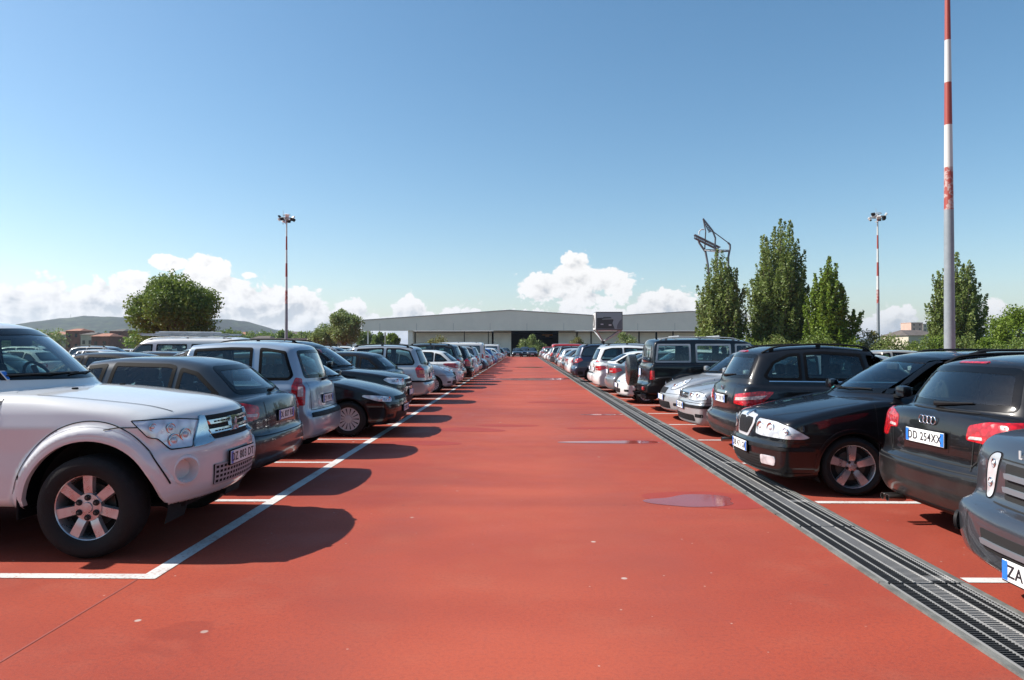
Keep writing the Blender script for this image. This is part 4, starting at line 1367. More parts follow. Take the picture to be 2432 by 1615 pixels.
def extras_paj(car, sh):
    L = sh.L
    # grille: two perforated chrome bars with a dark middle band
    g = MB()
    for z0, z1 in ((.875, .915), (.955, .990)):
        sh_p = rounded([(-25 * D2, z0), (-26.5 * D2, z1), (26.5 * D2, z1), (25 * D2, z0)], .005, .03)
        sh.patch('grille_bar', 'FC', sh_p, [M_CHR], car, 1, off=.030, skirt=.03)
    for z in (.895, .973):
        b = MB()
        for k in range(-7, 8):
            if k in (-1, 0, 1): continue
            sh.line(b, 'FC', [((k * 3 - .9) * D2, z), ((k * 3 + .9) * D2, z)], .012, 1, .034, .02)
        b.build('grille_slots', [M_GAP], car)
    sh.patch('grille_bar', 'FC', rounded([(-4 * D2, .87), (-4 * D2, .995), (4 * D2, .995), (4 * D2, .87)], .005, .03), [M_CHR], car, 1, off=.033, skirt=.03)
    for sg in (1, -1):
        sh.patch('grille_frame', 'FC', rounded([(24.5 * D2, .82), (28.0 * D2, 1.03), (31.5 * D2, 1.035), (37.5 * D2, .80), (31 * D2, .805)], .008, .03), [M_CHR], car, sg, off=.022, skirt=.02)
    # three diamonds emblem
    p, n = sh.cast('FC', 0, .915)
    b = MB()
    r = .040
    for an in (90, 210, 330):  # three lozenges
        a = R(an)
        c = (math.cos(a), math.sin(a)); t = (-c[1], c[0])
        q = [(0, 0), (c[0] * r * .87 + t[0] * r * .5, c[1] * r * .87 + t[1] * r * .5), (c[0] * r * 1.74, c[1] * r * 1.74), (c[0] * r * .87 - t[0] * r * .5, c[1] * r * .87 - t[1] * r * .5)]
        b.prism([(p.y + u, p.z + v) for u, v in q], p.x + .036, p.x + .046, 'X')
    b.build('emblem', [M_LETTER], car)
    # fog lamp recesses
    for sg in (1, -1):
        p, n = sh.cast('FC', 42 * D2, .63, sg)
        d = Vector((math.cos(R(36)), math.sin(R(36)) * sg, 0))
        rot = d.to_track_quat('Y', 'Z').to_matrix()
        b = MB(); b.lathe([(.122, -.03), (.116, .004), (.098, .010), (.080, -.030), (.074, -.085), (.001, -.09)], 28)
        b.v = [tuple(rot @ Vector(v) + p + d * .006) for v in b.v]
        b.build('fog_light_recess', [P_WHITE], car, True, 50)
        ab, s_ = None, None
    # lower grid of square holes
    sh.patch('lower_grille', 'FC', rounded([(-25 * D2, .46), (-26 * D2, .63), (26 * D2, .63), (25 * D2, .46)], .01, .03), [M_GAP], car, 1, off=.004)
    b = MB()
    for k in range(5):
        z = .468 + k * .039
        sh.line(b, 'FC', [(-25 * D2, z), (25 * D2, z)], .017, 1, .014, .04)
    for k in range(-8, 9):
        sh.line(b, 'FC', [(k * 3.1 * D2, .46), (k * 3.15 * D2, .63)], .017, 1, .014, .04)
    b.build('grille_mesh', [mat('grille_grey', (.32, .33, .35), .45)], car)
    plate(sh, car, 'F0', .66, 0.0, 'DZ 803 DT', off=.024, w=.50, h=.11, two=False)
    for sg in (1, -1):
        b = MB()
        b.box((L / 2 - sh.sp['xf'] - .53, sg * .80, .46), (.02, .26, .34), None, .008)
        b.build('mud_flap', [M_RUB], car)
    b = MB()
    b.box((L / 2 - .50, 0, .33), (.5, 1.0, .07), None, .03); b.box((L / 2 - 1.0, 0, .42), (.12, 1.5, .12), None, .04)
    b.build('skid_plate', [M_TRIM], car)
    # washer nozzle and badge on the bonnet
    p, n = sh.cast('T', 1.25, .35, -1)
    b = MB(); b.box(p + Vector((0, 0, .006)), (.03, .05, .016), None, .005); p, n = sh.cast('T', 1.25, .35, 1); b.box(p + Vector((0, 0, .006)), (.03, .05, .016), None, .005)
    b.build('washer_nozzle', [M_TRIM], car)
    # parking permit lying on the dashboard
    p, n = sh.cast('F0', -.50, 1.37)
    b = MB(); b.box(p + Vector((-.03, 0, 0)), (.004, .17, .10), Matrix.Rotation(R(-42), 3, 'Y'), 0); b.cur = 1; b.box(p + Vector((-.026, -.05, 0)), (.004, .05, .08), Matrix.Rotation(R(-42), 3, 'Y'), 0)
    b.build('windscreen_sticker', [M_PLATE, M_BLUE], car)


def extras_oct(car, sh):
    plate(sh, car, 'F0', .455, 0.0, 'DB 471 GK', off=.018)
    b = MB()
    for z in (.29, .32, .35, .38):
        sh.line(b, 'FC', [(-29 * D2, z), (29 * D2, z)], .008, 1, .010, .04)
    for z in (.62, .64, .66, .68, .70, .72, .74):
        sh.line(b, 'FC', [(-12 * D2, z), (12 * D2, z)], .003, 1, .016, .04)
    b.build('grille_bars', [M_TRIM], car)
    p, n = sh.cast('F0', -.42, 1.10)
    b = MB(); b.box(p + Vector((-.02, 0, 0)), (.004, .11, .05), Matrix.Rotation(R(-50), 3, 'Y'), 0)
    b.build('windscreen_sticker', [mat('teal_sticker', (.03, .40, .42), .5)], car)


def extras_audi(car, sh):
    plate(sh, car, 'R0', .80, 0.0, 'DD 254XX', off=.016)
    p, n = sh.cast('R0', 0, .985)
    b = MB()
    for k in range(4):
        c = Vector((p.x - .012, (k - 1.5) * .052, p.z))
        b.tube([c + Vector((0, .034 * math.cos(q * math.pi / 12), .034 * math.sin(q * math.pi / 12))) for q in range(25)], .0055, 6, False)
    b.build('emblem', [M_CHR], car, True)
    b = MB()
    sh.line(b, 'RC', [(-33 * D2, 1.075), (33 * D2, 1.075)], .008, 1)
    sh.line(b, 'RC', [(-40 * D2, 1.07), (-36 * D2, .72), (-33 * D2, .665), (33 * D2, .665), (36 * D2, .72), (40 * D2, 1.07)], .010, 1)
    sh.line(b, 'RC', [(-72 * D2, .585), (72 * D2, .585)], .010, 1)
    sh.patch('plate_recess', 'RC', rounded([(-19 * D2, .74), (-20 * D2, .92), (20 * D2, .92), (19 * D2, .74)], .02, .03), [car_paint(sh)], car, 1, off=.003)
    b.build('tailgate_seam', [M_GAP], car)
    b = MB()
    for y in (.42, .50):
        b.lathe([(.028, 0), (.032, -.02), (.032, -.16), (.026, -.16), (.026, 0)], 16, 'X', (-sh.L / 2 + .13, y, .235))
    b.build('exhaust_pipe', [M_EXH], car, True, 50)


def car_paint(sh):
    return sh.sp['paint']


def rear_plate(car, sh, z, text='', y=0.0, off=.014):
    plate(sh, car, 'R0', z, y, text, off=off)


def front_plate(car, sh, z, text=''):
    plate(sh, car, 'F0', z, 0, text, off=.016)


def extras_merc(car, sh):
    rear_plate(car, sh, .80, 'DK 718 EN')
    p, n = sh.cast('R0', 0, .975)
    b = MB()
    c = Vector((p.x - .01, 0, p.z))
    b.tube([c + Vector((0, .040 * math.cos(q * math.pi / 12), .040 * math.sin(q * math.pi / 12))) for q in range(25)], .005, 6, False)
    for k in range(3):
        a = R(90 + 120 * k)
        b.tube([c, c + Vector((0, .038 * math.cos(a), .038 * math.sin(a)))], [.008, .003], 6)
    b.build('emblem', [M_CHR], car, True)
    b = MB(); b.lathe([(.03, 0), (.034, -.02), (.034, -.15), (.028, -.15), (.028, 0)], 16, 'X', (-sh.L / 2 + .12, -.5, .24))
    b.build('exhaust_pipe', [M_EXH], car, True, 50)


def extras_patrol(car, sh):
    L = sh.L
    # spare wheel in a cover, offset to one side, with carrier
    b = MB()
    c = (-L / 2 - .23, -.28, 1.02)
    b.lathe([(.001, -.13), (.30, -.13), (.385, -.10), (.40, -.04), (.40, .08), (.36, .11), (.05, .11)], 40, 'X', c)
    b.build('spare_wheel_cover', [mat('spare_cover', (.018, .018, .017), .28, coat=.5, noise=.2)], car, True, 40)
    b = MB()
    b.tube([(-L / 2 - .02, .60, .66), (-L / 2 - .12, .55, .66), (-L / 2 - .12, .1, .7), (-L / 2 - .12, -.2, .9)], .028, 8)
    b.tube([(-L / 2 - .12, .1, .7), (-L / 2 - .12, .1, 1.12), (-L / 2 - .12, -.25, 1.14)], .025, 8)
    b.tube([(-L / 2 - .02, .56, .52), (-L / 2 - .10, .56, .78)], .035, 8)
    b.build('spare_wheel_carrier', [M_STEEL], car, True, 50)
    for sg in (1, -1):
        b = MB(); b.box((-L / 2 - .02, sg * .72, .58), (.05, .20, .09), None, .02)
        b.build('tail_light', [M_TAIL], car)
    plate(sh, car, 'R0', .95, .52, '', off=.016, w=.30, h=.18)
    b = MB(); b.box((-L / 2 - .05, 0, .42), (.18, .08, .07), None, .015); b.lathe([(.001, 0), (.03, .01), (.03, .05), (.001, .06)], 12, 'Z', (-L / 2 - .14, 0, .43))
    b.box((-L / 2 + .2, 0, .36), (.3, 1.2, .14), None, .04)
    b.build('tow_bar', [M_TRIM], car)
    b = MB(); b.box((-L / 2 + .5, .3, 1.90), (.05, .03, .19), None, .008)
    b.build('roof_antenna', [M_TRIM], car)
    b = MB()
    for s_ in (2.7, 3.7):
        b.tube([(L / 2 - s_, -.62, 1.87), (L / 2 - s_, .62, 1.87)], .018, 6)
    b.build('roof_rack', [M_STEEL], car)


def extras_lr(car, sh):
    L = sh.L
    for z0, z1 in ((.735, .765), (.815, .845)):
        sh.patch('grille_bar', 'FC', rounded([(-32 * D2, z0), (-33 * D2, z1), (33 * D2, z1), (32 * D2, z0)], .006, .03), [mat('grille_satin', (.22, .24, .27), .35, metal=.5)], car, 1, off=.028, skirt=.03)
    sh.patch('grille_bar', 'FC', rounded([(-28 * D2, .435), (-28.5 * D2, .465), (28.5 * D2, .465), (28 * D2, .435)], .006, .03), [mat('grille_satin', (.22, .24, .27), .35, metal=.5)], car, 1, off=.02, skirt=.02)
    text = 'LAND ROVER'
    for i, ch in enumerate(text):
        if ch == ' ': continue
        ph = (len(text) - 1) / 2 - i
        a = ph * 6.3 * D2
        # the viewer in front reads from the car's right (-y) to its left (+y)
        p, n = sh.cast('FC', -a, .965)
        d = Vector((math.cos(-a * .4), math.sin(-a * .4), 0))
        x = Vector((-d.y, d.x, 0)); rot = Matrix((x, Vector((0, 0, 1)), d)).transposed()
        text_obj('bonnet_letter', ch, .070, M_LETTER, car, p + d * .008, rot, .004, 1, 1.2, .001)
    for sg in (1, -1):
        p, n = sh.cast('FC', 50 * D2, .47, sg)
        d = Vector((n.x, n.y, 0)).normalized(); rot = d.to_track_quat('Y', 'Z').to_matrix()
        b = MB(); b.lathe([(.066, -.01), (.062, .010), (.052, .008), (.04, -.012)], 24); b.cur = 1; b.lathe([(.05, -.004), (.001, .004)], 24)
        b.v = [tuple(rot @ Vector(v) + p) for v in b.v]
        b.build('fog_light', [M_TRIM, M_HEAD], car, True, 50)
    plate(sh, car, 'F0', .345, 0.0, 'ZA', off=.02, toff=-.155)
    b = MB()
    sh.line(b, 'FC', [(-60 * D2, .27), (60 * D2, .27)], .010, 1)
    b.build('bumper_seam', [M_GAP], car)


def extras_rav(car, sh):
    L = sh.L
    b = MB(); b.lathe([(.001, -.13), (.27, -.13), (.34, -.10), (.35, -.04), (.35, .06), (.05, .08)], 32, 'X', (-L / 2 - .12, 0, .98))
    b.build('spare_wheel_cover', [P_WHITE], car, True, 40)


SPECS = {}


def proto(key, sp, extra=None, lod=0):
    car, sh = make_car(sp, lod)
    if extra: extra(car, sh)
    SPECS[key] = (car, sp, False)
    return car

# ------------------------------------------------------------------ ground and markings
F_, H_ = 1670.0, 1.60
STALL0, STALLW = 4.88, 2.423


def PX(sx, d): return (sx - 1240) / F_ * d
def PZ(sy, d): return H_ + (824 - sy) / F_ * d


def sheet(name, x0, x1, y0, y1, z, m, nx=1, ny=1, kind='structure'):
    vs = [(x0 + (x1 - x0) * i / nx, y0 + (y1 - y0) * j / ny, z) for j in range(ny + 1) for i in range(nx + 1)]
    fs = [(j * (nx + 1) + i, j * (nx + 1) + i + 1, (j + 1) * (nx + 1) + i + 1, (j + 1) * (nx + 1) + i) for j in range(ny) for i in range(nx)]
    o = link_mesh(name, vs, fs, m, None, False)
    o['kind'] = kind
    return o


def red_mat():
    m, g, p = new_mat('red_coating')
    lk = m.node_tree.links
    tc = g.n('ShaderNodeTexCoord').outputs['Object']
    sp = g.n('ShaderNodeSeparateXYZ'); lk.new(tc, sp.inputs[0])
    st = g.xyz(g.m('MULTIPLY', sp.outputs[0], .45), sp.outputs[1], 0.0)
    big = g.noise(st, .33, 4, .6, .8)
    med = g.noise(tc, 1.4, 6, .62)
    fine = g.noise(tc, 42, 4, .75)
    grit = g.noise(tc, 150, 3, .8)
    c = g.mix(g.sstep(big, .32, .68), (.240, .042, .028), (.362, .066, .035))
    hz_ = g.noise(st, .11, 3, .5)
    c = g.mix(g.m('MULTIPLY', g.sstep(hz_, .45, .65), .30), c, (.265, .075, .052))
    c = g.mix(g.m('MULTIPLY', g.sstep(med, .48, .72), .34), c, (.31, .098, .066))
    c = g.mix(g.m('MULTIPLY', g.sstep(fine, .42, .68), .60), c, (.18, .04, .032))
    c = g.mix(g.m('MULTIPLY', g.sstep(grit, .50, .7), .38), c, (.42, .16, .125))
    # tyre dust along the two wheel tracks and a worn, paler middle
    ax = g.m('ABSOLUTE', g.m('SUBTRACT', g.m('ABSOLUTE', g.m('ADD', sp.outputs[0], .1)), .95))
    tr = g.m('MULTIPLY', g.sstep(ax, .55, .1), g.sstep(g.noise(st, 1.1, 5, .7), .3, .75))
    c = g.mix(g.m('MULTIPLY', tr, .38), c, (.20, .056, .046))
    c = g.mix(g.m('MULTIPLY', g.sstep(g.m('ABSOLUTE', sp.outputs[0]), 1.7, .2), g.sstep(g.noise(st, .5, 4, .6), .35, .65, .08, .30)), c, (.44, .115, .070))
    # specks: bird droppings and grit
    v = g.n('ShaderNodeTexVoronoi'); v.inputs['Scale'].default_value = 1.9; lk.new(tc, v.inputs['Vector'])
    spk = g.sstep(v.outputs['Distance'], .05, .03)
    c = g.mix(g.m('MULTIPLY', spk, g.sstep(g.noise(tc, 3, 1), .44, .5)), c, (.42, .31, .27))
    v3 = g.n('ShaderNodeTexVoronoi'); v3.inputs['Scale'].default_value = 5.5; lk.new(tc, v3.inputs['Vector'])
    c = g.mix(g.m('MULTIPLY', g.sstep(v3.outputs['Distance'], .05, .03), g.sstep(g.noise(tc, 1.7, 2), .42, .52)), c, (.45, .28, .24))
    v2 = g.n('ShaderNodeTexVoronoi'); v2.inputs['Scale'].default_value = 1.3; lk.new(tc, v2.inputs['Vector'])
    c = g.mix(g.m('MULTIPLY', g.sstep(v2.outputs['Distance'], .030, .015), .7), c, (.14, .05, .045))
    # damp stains
    st2 = g.noise(st, .8, 3, .55, 1.2)
    damp = g.sstep(st2, .70, .74)
    c = g.mix(g.m('MULTIPLY', damp, .25), c, (.18, .036, .028))
    lk.new(c, p.inputs['Base Color'])
    r = g.m('SUBTRACT', g.sstep(med, .3, .7, .52, .68), g.m('MULTIPLY', damp, .12))
    lk.new(r, p.inputs['Roughness'])
    p.inputs['Specular IOR Level'].default_value = .09
    b = g.n('ShaderNodeBump'); b.inputs['Strength'].default_value = .35; b.inputs['Distance'].default_value = .004
    lk.new(g.m('ADD', g.m('MULTIPLY', fine, .5), grit), b.inputs['Height']); lk.new(b.outputs[0], p.inputs['Normal'])
    return m


def grass_mat():
    m, g, p = new_mat('far_ground')
    lk = m.node_tree.links
    tc = g.n('ShaderNodeTexCoord').outputs['Object']
    n1 = g.noise(tc, .02, 6, .6); n2 = g.noise(tc, .4, 4, .6)
    c = g.mix(g.sstep(n1, .4, .6), (.055, .075, .028), (.13, .12, .07))
    c = g.mix(g.m('MULTIPLY', n2, .4), c, (.05, .07, .03))
    lk.new(c, p.inputs['Base Color']); p.inputs['Roughness'].default_value = .95
    return m


M_RED = red_mat()
sheet('ground', -9000, 9000, -300, 12000, -.02, grass_mat())
sheet('parking_surface', -45, 45, -12, 122, 0.0, M_RED, 6, 10)
sheet('far_road', -90, 90, 122, 190, -.004, mat('asphalt', (.09, .088, .085), .85, noise=.2, nscale=.5))


def line_mat():
    m, g, p = new_mat('road_paint_white')
    lk = m.node_tree.links
    tc = g.n('ShaderNodeTexCoord').outputs['Object']
    n1 = g.noise(tc, 2.2, 6, .7); n2 = g.noise(tc, 40, 4, .7)
    c = g.mix(g.sstep(n1, .35, .75), (.58, .57, .555), (.46, .43, .41))
    c = g.mix(g.m('MULTIPLY', g.sstep(g.m('ADD', n2, g.m('MULTIPLY', g.m('SUBTRACT', n1, .5), .5)), .52, .68), .8), c, (.36, .16, .125))
    lk.new(c, p.inputs['Base Color']); p.inputs['Roughness'].default_value = .6
    return m


M_LINE = line_mat()
mk = MB()
XL, XR = -2.53, 3.05
def strip(x0, x1, y0, y1, z=.004):
    n = max(1, int(max(x1 - x0, y1 - y0) / 4))
    if x1 - x0 > y1 - y0:
        for i in range(n):
            a, b = x0 + (x1 - x0) * i / n, x0 + (x1 - x0) * (i + 1) / n
            mk.add([(a, y0, z), (b, y0, z), (b, y1, z), (a, y1, z)], [(0, 1, 2, 3)])
    else:
        for i in range(n):
            a, b = y0 + (y1 - y0) * i / n, y0 + (y1 - y0) * (i + 1) / n
            mk.add([(x0, a, z), (x1, a, z), (x1, b, z), (x0, b, z)], [(0, 1, 2, 3)])
strip(XL - .12, XL, STALL0 - .055, 112)
for i in range(0, 45):
    y = STALL0 + STALLW * i
    strip(-12.4, XL - .12, y - .05, y + .05)
    strip(3.03, 13.0, y - .05, y + .05)
    if i: strip(-23.5, -17.4, y - .05, y + .05)
strip(3.03, 13.0, STALL0 - STALLW - .05, STALL0 - STALLW + .05)
mk.build('road_markings', [M_LINE])['kind'] = 'structure'

for q in (-2.65,):
    mk2 = MB(); mk2.add([(q - .006, -8, .0022), (q + .006, -8, .0022), (q + .006, STALL0 - .06, .0022), (q - .006, STALL0 - .06, .0022)], [(0, 1, 2, 3)])
    mk2.build('coating_joint', [mat('joint_dark', (.235, .046, .033), .8)])['kind'] = 'structure'
# drain channel beside the right row
def steel_paint_mat(name, base, white_x):
    m, g, p = new_mat(name)
    lk = m.node_tree.links
    pos = g.n('ShaderNodeNewGeometry').outputs['Position']
    sp = g.n('ShaderNodeSeparateXYZ'); lk.new(pos, sp.inputs[0])
    dx = g.m('ABSOLUTE', g.m('SUBTRACT', sp.outputs[0], white_x))
    wear = g.noise(pos, 6, 5, .7)
    band = g.sstep(g.m('ADD', dx, g.m('MULTIPLY', g.m('SUBTRACT', wear, .5), .05)), .062, .050)
    yy = g.m('ABSOLUTE', g.m('SUBTRACT', g.m('FRACT', g.m('ADD', g.m('DIVIDE', g.m('SUBTRACT', sp.outputs[1], STALL0), STALLW), 40.5)), .5))
    cross = g.m('MULTIPLY', g.sstep(yy, .024, .018), g.sstep(sp.outputs[0], white_x, white_x + .02))
    f = g.m('MULTIPLY', g.m('MAXIMUM', band, cross), g.sstep(wear, .28, .45, .55, 1.0))
    lk.new(g.mix(f, base, (.33, .32, .31)), p.inputs['Base Color'])
    p.inputs['Roughness'].default_value = .6
    return m
DX0, DX1 = 2.40, 3.00
DXC = 2.70
M_BAR = steel_paint_mat('grating_bars', (.040, .041, .043), DXC)
M_RAIL = steel_paint_mat('grating_rails', (.22, .22, .22), DXC)
M_EDGE = mat('drain_concrete', (.12, .12, .113), .85, noise=.3, nscale=5, bump=.5, bscale=40)
drain = empty('drain_channel', (DXC, 0, 0))
tag(drain, 'long dark slotted drain grating with white stripe along the right edge of the red aisle', 'drain')
b = MB()
b.add([(DX0 + .04 - DXC, -4, .003), (DX1 - .04 - DXC, -4, .003), (DX1 - .04 - DXC, 112, .003), (DX0 + .04 - DXC, 112, .003)], [(0, 1, 2, 3)])
b.build('channel_bed', [mat('drain_black', (.006, .006, .006), .9)], drain)
for x0, x1 in ((DX0 + .01, DX0 + .05), (DX1 - .05, DX1 - .012)):
    b = MB(); r2 = random.Random(3)
    y = -4.0
    while y < 112:
        l = r2.uniform(.7, 2.2)
        j0, j1 = r2.uniform(-.008, .008), r2.uniform(-.004, .004)
        b.box(((x0 + x1) / 2 - DXC + j1, y + l / 2, .008), (x1 - x0 + j0, l - .006, .014))
        y += l
    b.build('concrete_edging', [M_EDGE], drain)
def grate():
    b = MB(); ln = 1.5
    b.cur = 1
    for x in (-.235, -.145, -.058, .058, .145, .205, .235):
        b.box((x, ln / 2, .014), (.009 if abs(x) > .06 else .012, ln - .03, .010))
    b.cur = 0
    n = 56
    for k in range(n):
        b.box((0, .02 + (ln - .04) * k / (n - 1), .0115), (.475, .008, .009))
    return b.build('grate_section', [M_BAR, M_RAIL], drain)
g0 = grate()
for k in range(77):
    o = g0 if k == 0 else g0.copy()
    if k: COL.objects.link(o); o.parent = drain
    o.location = (0, -3.2 + 1.5 * k + .77 - .3, 0)

# puddles: thin films of water with an irregular rim, and darker damp stains around them
def blob(name, cx, cy, rx, ry, z, m, seed, n=64, point=0.0):
    rr = random.Random(seed); ph = [rr.uniform(0, 6.28) for _ in range(6)]
    vs = [(0, 0, z + .0015)]
    for k in range(n):
        a = 2 * math.pi * k / n
        f = 1 + .14 * math.sin(2 * a + ph[0]) + .09 * math.sin(3 * a + ph[1]) + .03 * math.sin(5 * a + ph[2]) + .012 * math.sin(9 * a + ph[3])
        f *= 1 + point * (max(0, -math.cos(a)) ** 6)
        vs.append((rx * f * math.cos(a), ry * f * math.sin(a), z))
    fs = [(0, 1 + k, 1 + (k + 1) % n) for k in range(n)]
    o = link_mesh(name, vs, fs, m, None, True)
    o.location = (cx, cy, 0)
    return o
def wet_mat(name, rough, dark, metal=0.0):
    m, g, p = new_mat(name)
    tc = g.n('ShaderNodeTexCoord').outputs['Object']
    f = g.noise(tc, 3, 4, .6)
    m.node_tree.links.new(g.mix(f, tuple(v * dark for v in (.22, .036, .028)), tuple(v * dark * 1.25 for v in (.25, .045, .035))), p.inputs['Base Color'])
    p.inputs['Roughness'].default_value = rough
    p.inputs['IOR'].default_value = 1.3
    return m
M_WET = wet_mat('puddle_water', .09, .85)
M_DAMP = wet_mat('damp_coating', .6, 1.0)
M_DAMP.node_tree.nodes['Principled BSDF'].inputs['Specular IOR Level'].default_value = .2
def gy(sy): return F_ * H_ / (sy - 824)
for i, (sx, sy, rx, ry, lab, pt) in enumerate(((1652, 1187, .43, .28, 'large lilac puddle in the aisle beside the drain, nearest the camera', .25), (1475, 1049, .62, .20, 'narrow puddle in the aisle touching the drain behind the nearest puddle', .4),
        (1440, 984, .55, .12, 'thin puddle sliver in the aisle in front of the silver cars', .3), (1275, 900, 2.0, 1.1, 'wide shallow puddle lying across the far aisle', .3), (1262, 872, 1.2, 1.3, 'farthest pale puddle in the middle of the aisle', .2))):
    d = gy(sy)
    o = blob('puddle', PX(sx, d), d, rx, ry, .0035, M_WET, 20 + i, point=pt)
    tag(o, lab, 'puddle', 'rain puddles on the red aisle', 'thing')
    o = blob('damp_patch', PX(sx, d) + .15, d + .08, rx * 1.35, ry * 1.5, .0018, M_DAMP, 40 + i)
    o['kind'] = 'stuff'; o['label'] = 'damp dark red rim around puddle'
for i, (sx, sy, rx, ry) in enumerate(((1000, 1052, .6, .3), (1110, 1020, .7, .35), (1430, 1016, .8, .16), (1200, 1010, .6, .2), (1330, 955, .9, .4))):
    d = gy(sy)
    blob('damp_patch', PX(sx, d), d, rx, ry, .0016 + .0001 * i, M_DAMP, 60 + i)['kind'] = 'stuff'

# ------------------------------------------------------------------ hills and far ground
def hill_mat(name, c0, c1):
    m, g, p = new_mat(name)
    tc = g.n('ShaderNodeTexCoord').outputs['Object']
    a = g.noise(tc, .008, 7, .72); b_ = g.noise(tc, .035, 6, .75)
    c = g.mix(g.sstep(a, .42, .6), c0, c1)
    c = g.mix(g.m('MULTIPLY', g.sstep(b_, .42, .58), .7), c, tuple(v * .4 for v in c0))
    m.node_tree.links.new(c, p.inputs['Base Color']); p.inputs['Roughness'].default_value = 1.0
    p.inputs['Specular IOR Level'].default_value = .1
    return m


def hills(name, prof, d, depth, m, seed):
    """prof: (display x, display y) ridge line seen from the car park"""
    from mathutils import noise as mn
    xs = [p[0] * 1.03 for p in prof]; ys = [p[1] * 1.03 for p in prof]
    n, k = 170, 16
    vs, fs = [], []
    for j in range(k + 1):
        t = j / k
        dd = d + depth * (t - .5)
        h = math.sin(math.pi * min(1, t * 1.0)) ** .9
        for i in range(n + 1):
            sx = xs[0] + (xs[-1] - xs[0]) * i / n
            sy = np.interp(sx, xs, ys)
            z = max(0, (824 - sy) / F_ * d + H_)
            x = PX(sx, d) + (t - .5) * depth * .15
            q = mn.fractal(Vector((x * .004, dd * .004, seed)), 1.0, 2.0, 5)
            vs.append((x, dd, max(-.6, -.6 + (z + .6) * h * (1 + .10 * q) + 4 * mn.noise(Vector((x * .03, dd * .03, seed))) * h)))
            if i and j:
                b0 = (j - 1) * (n + 1) + i
                fs.append((b0 - 1, b0, b0 + n + 1, b0 + n))
    o = link_mesh(name, vs, fs, m, None, True)
    o['kind'] = 'structure'
    return o


M_HILL = hill_mat('wooded_hill', (.018, .032, .013), (.060, .080, .030))
hills('hills', [(-400, 790), (-100, 768), (60, 757), (110, 742), (155, 734), (190, 736), (215, 730), (290, 732), (400, 728), (500, 734), (545, 738), (580, 752), (615, 772), (640, 790)], 2400, 900, M_HILL, 1.0)
hills('hills', [(520, 790), (560, 765), (605, 755), (640, 762), (690, 772), (730, 764), (765, 768), (840, 782), (900, 790)], 5200, 1500, M_HILL, 4.0)
hills('hills', [(1700, 792), (1900, 782), (2100, 776), (2300, 780), (2700, 776), (3000, 790)], 4200, 1500, M_HILL, 8.0)

# ------------------------------------------------------------------ foliage
def leaf_mat(name, c0, c1, c2, trans=.36):
    m = bpy.data.materials.new(name); m.use_nodes = True
    t = m.node_tree; g = NG(t); p = t.nodes['Principled BSDF']
    tc = g.n('ShaderNodeTexCoord').outputs['Object']
    rn = g.n('ShaderNodeNewGeometry').outputs['Random Per Island']
    a = g.noise(tc, .45, 3, .6)
    c = g.mix(g.sstep(a, .38, .62), c0, c1)
    c = g.mix(g.sstep(rn, .4, 1.0, 0, .75), c, c2)
    t.links.new(c, p.inputs['Base Color']); p.inputs['Roughness'].default_value = .5
    p.inputs['Specular IOR Level'].default_value = .35
    tl = g.n('ShaderNodeBsdfTranslucent'); t.links.new(g.mix(.35, c, (.16, .22, .03)), tl.inputs[0])
    mx = g.n('ShaderNodeMixShader'); mx.inputs[0].default_value = trans
    o = t.nodes['Material Output']
    t.links.new(p.outputs[0], mx.inputs[1]); t.links.new(tl.outputs[0], mx.inputs[2]); t.links.new(mx.outputs[0], o.inputs[0])
    return m


L_POP = leaf_mat('poplar_leaf', (.11, .165, .038), (.165, .225, .050), (.26, .30, .11))
L_LIME = leaf_mat('bright_leaf', (.10, .170, .018), (.155, .23, .025), (.22, .30, .04))
L_DARK = leaf_mat('broad_leaf', (.085, .145, .025), (.14, .205, .035), (.21, .26, .06))
L_PALE = leaf_mat('pale_leaf', (.15, .205, .065), (.20, .26, .085), (.27, .32, .12))
L_BROWN = leaf_mat('brownish_leaf', (.17, .165, .055), (.20, .215, .065), (.26, .23, .10))
M_BARK = mat('bark', (.10, .075, .055), .95, noise=.3, nscale=3)


def leaves(name, pts, size, m, parent, seed, aspect=.6):
    r = np.random.default_rng(seed)
    P = np.asarray(pts)
    n = len(P)
    d = r.normal(size=(n, 3)); d /= np.linalg.norm(d, axis=1)[:, None]
    u = np.cross(d, r.normal(size=(n, 3))); u /= np.linalg.norm(u, axis=1)[:, None]
    w = np.cross(d, u)
    s = size * r.uniform(.6, 1.35, (n, 1))
    A = P - u * s * .5; B = P + w * s * .5 * aspect; C = P + u * s * .5; D = P - w * s * .5 * aspect
    V = np.stack([A, B, C, D], 1).reshape(-1, 3)
    me = bpy.data.meshes.new(name)
    me.vertices.add(4 * n); me.vertices.foreach_set('co', V.ravel())
    me.loops.add(4 * n); me.loops.foreach_set('vertex_index', np.arange(4 * n))
    me.polygons.add(n); me.polygons.foreach_set('loop_start', np.arange(n) * 4); me.polygons.foreach_set('loop_total', np.full(n, 4))
    me.materials.append(m); me.update(); me.validate()
    o = bpy.data.objects.new(name, me); COL.objects.link(o); o.parent = parent
    return o


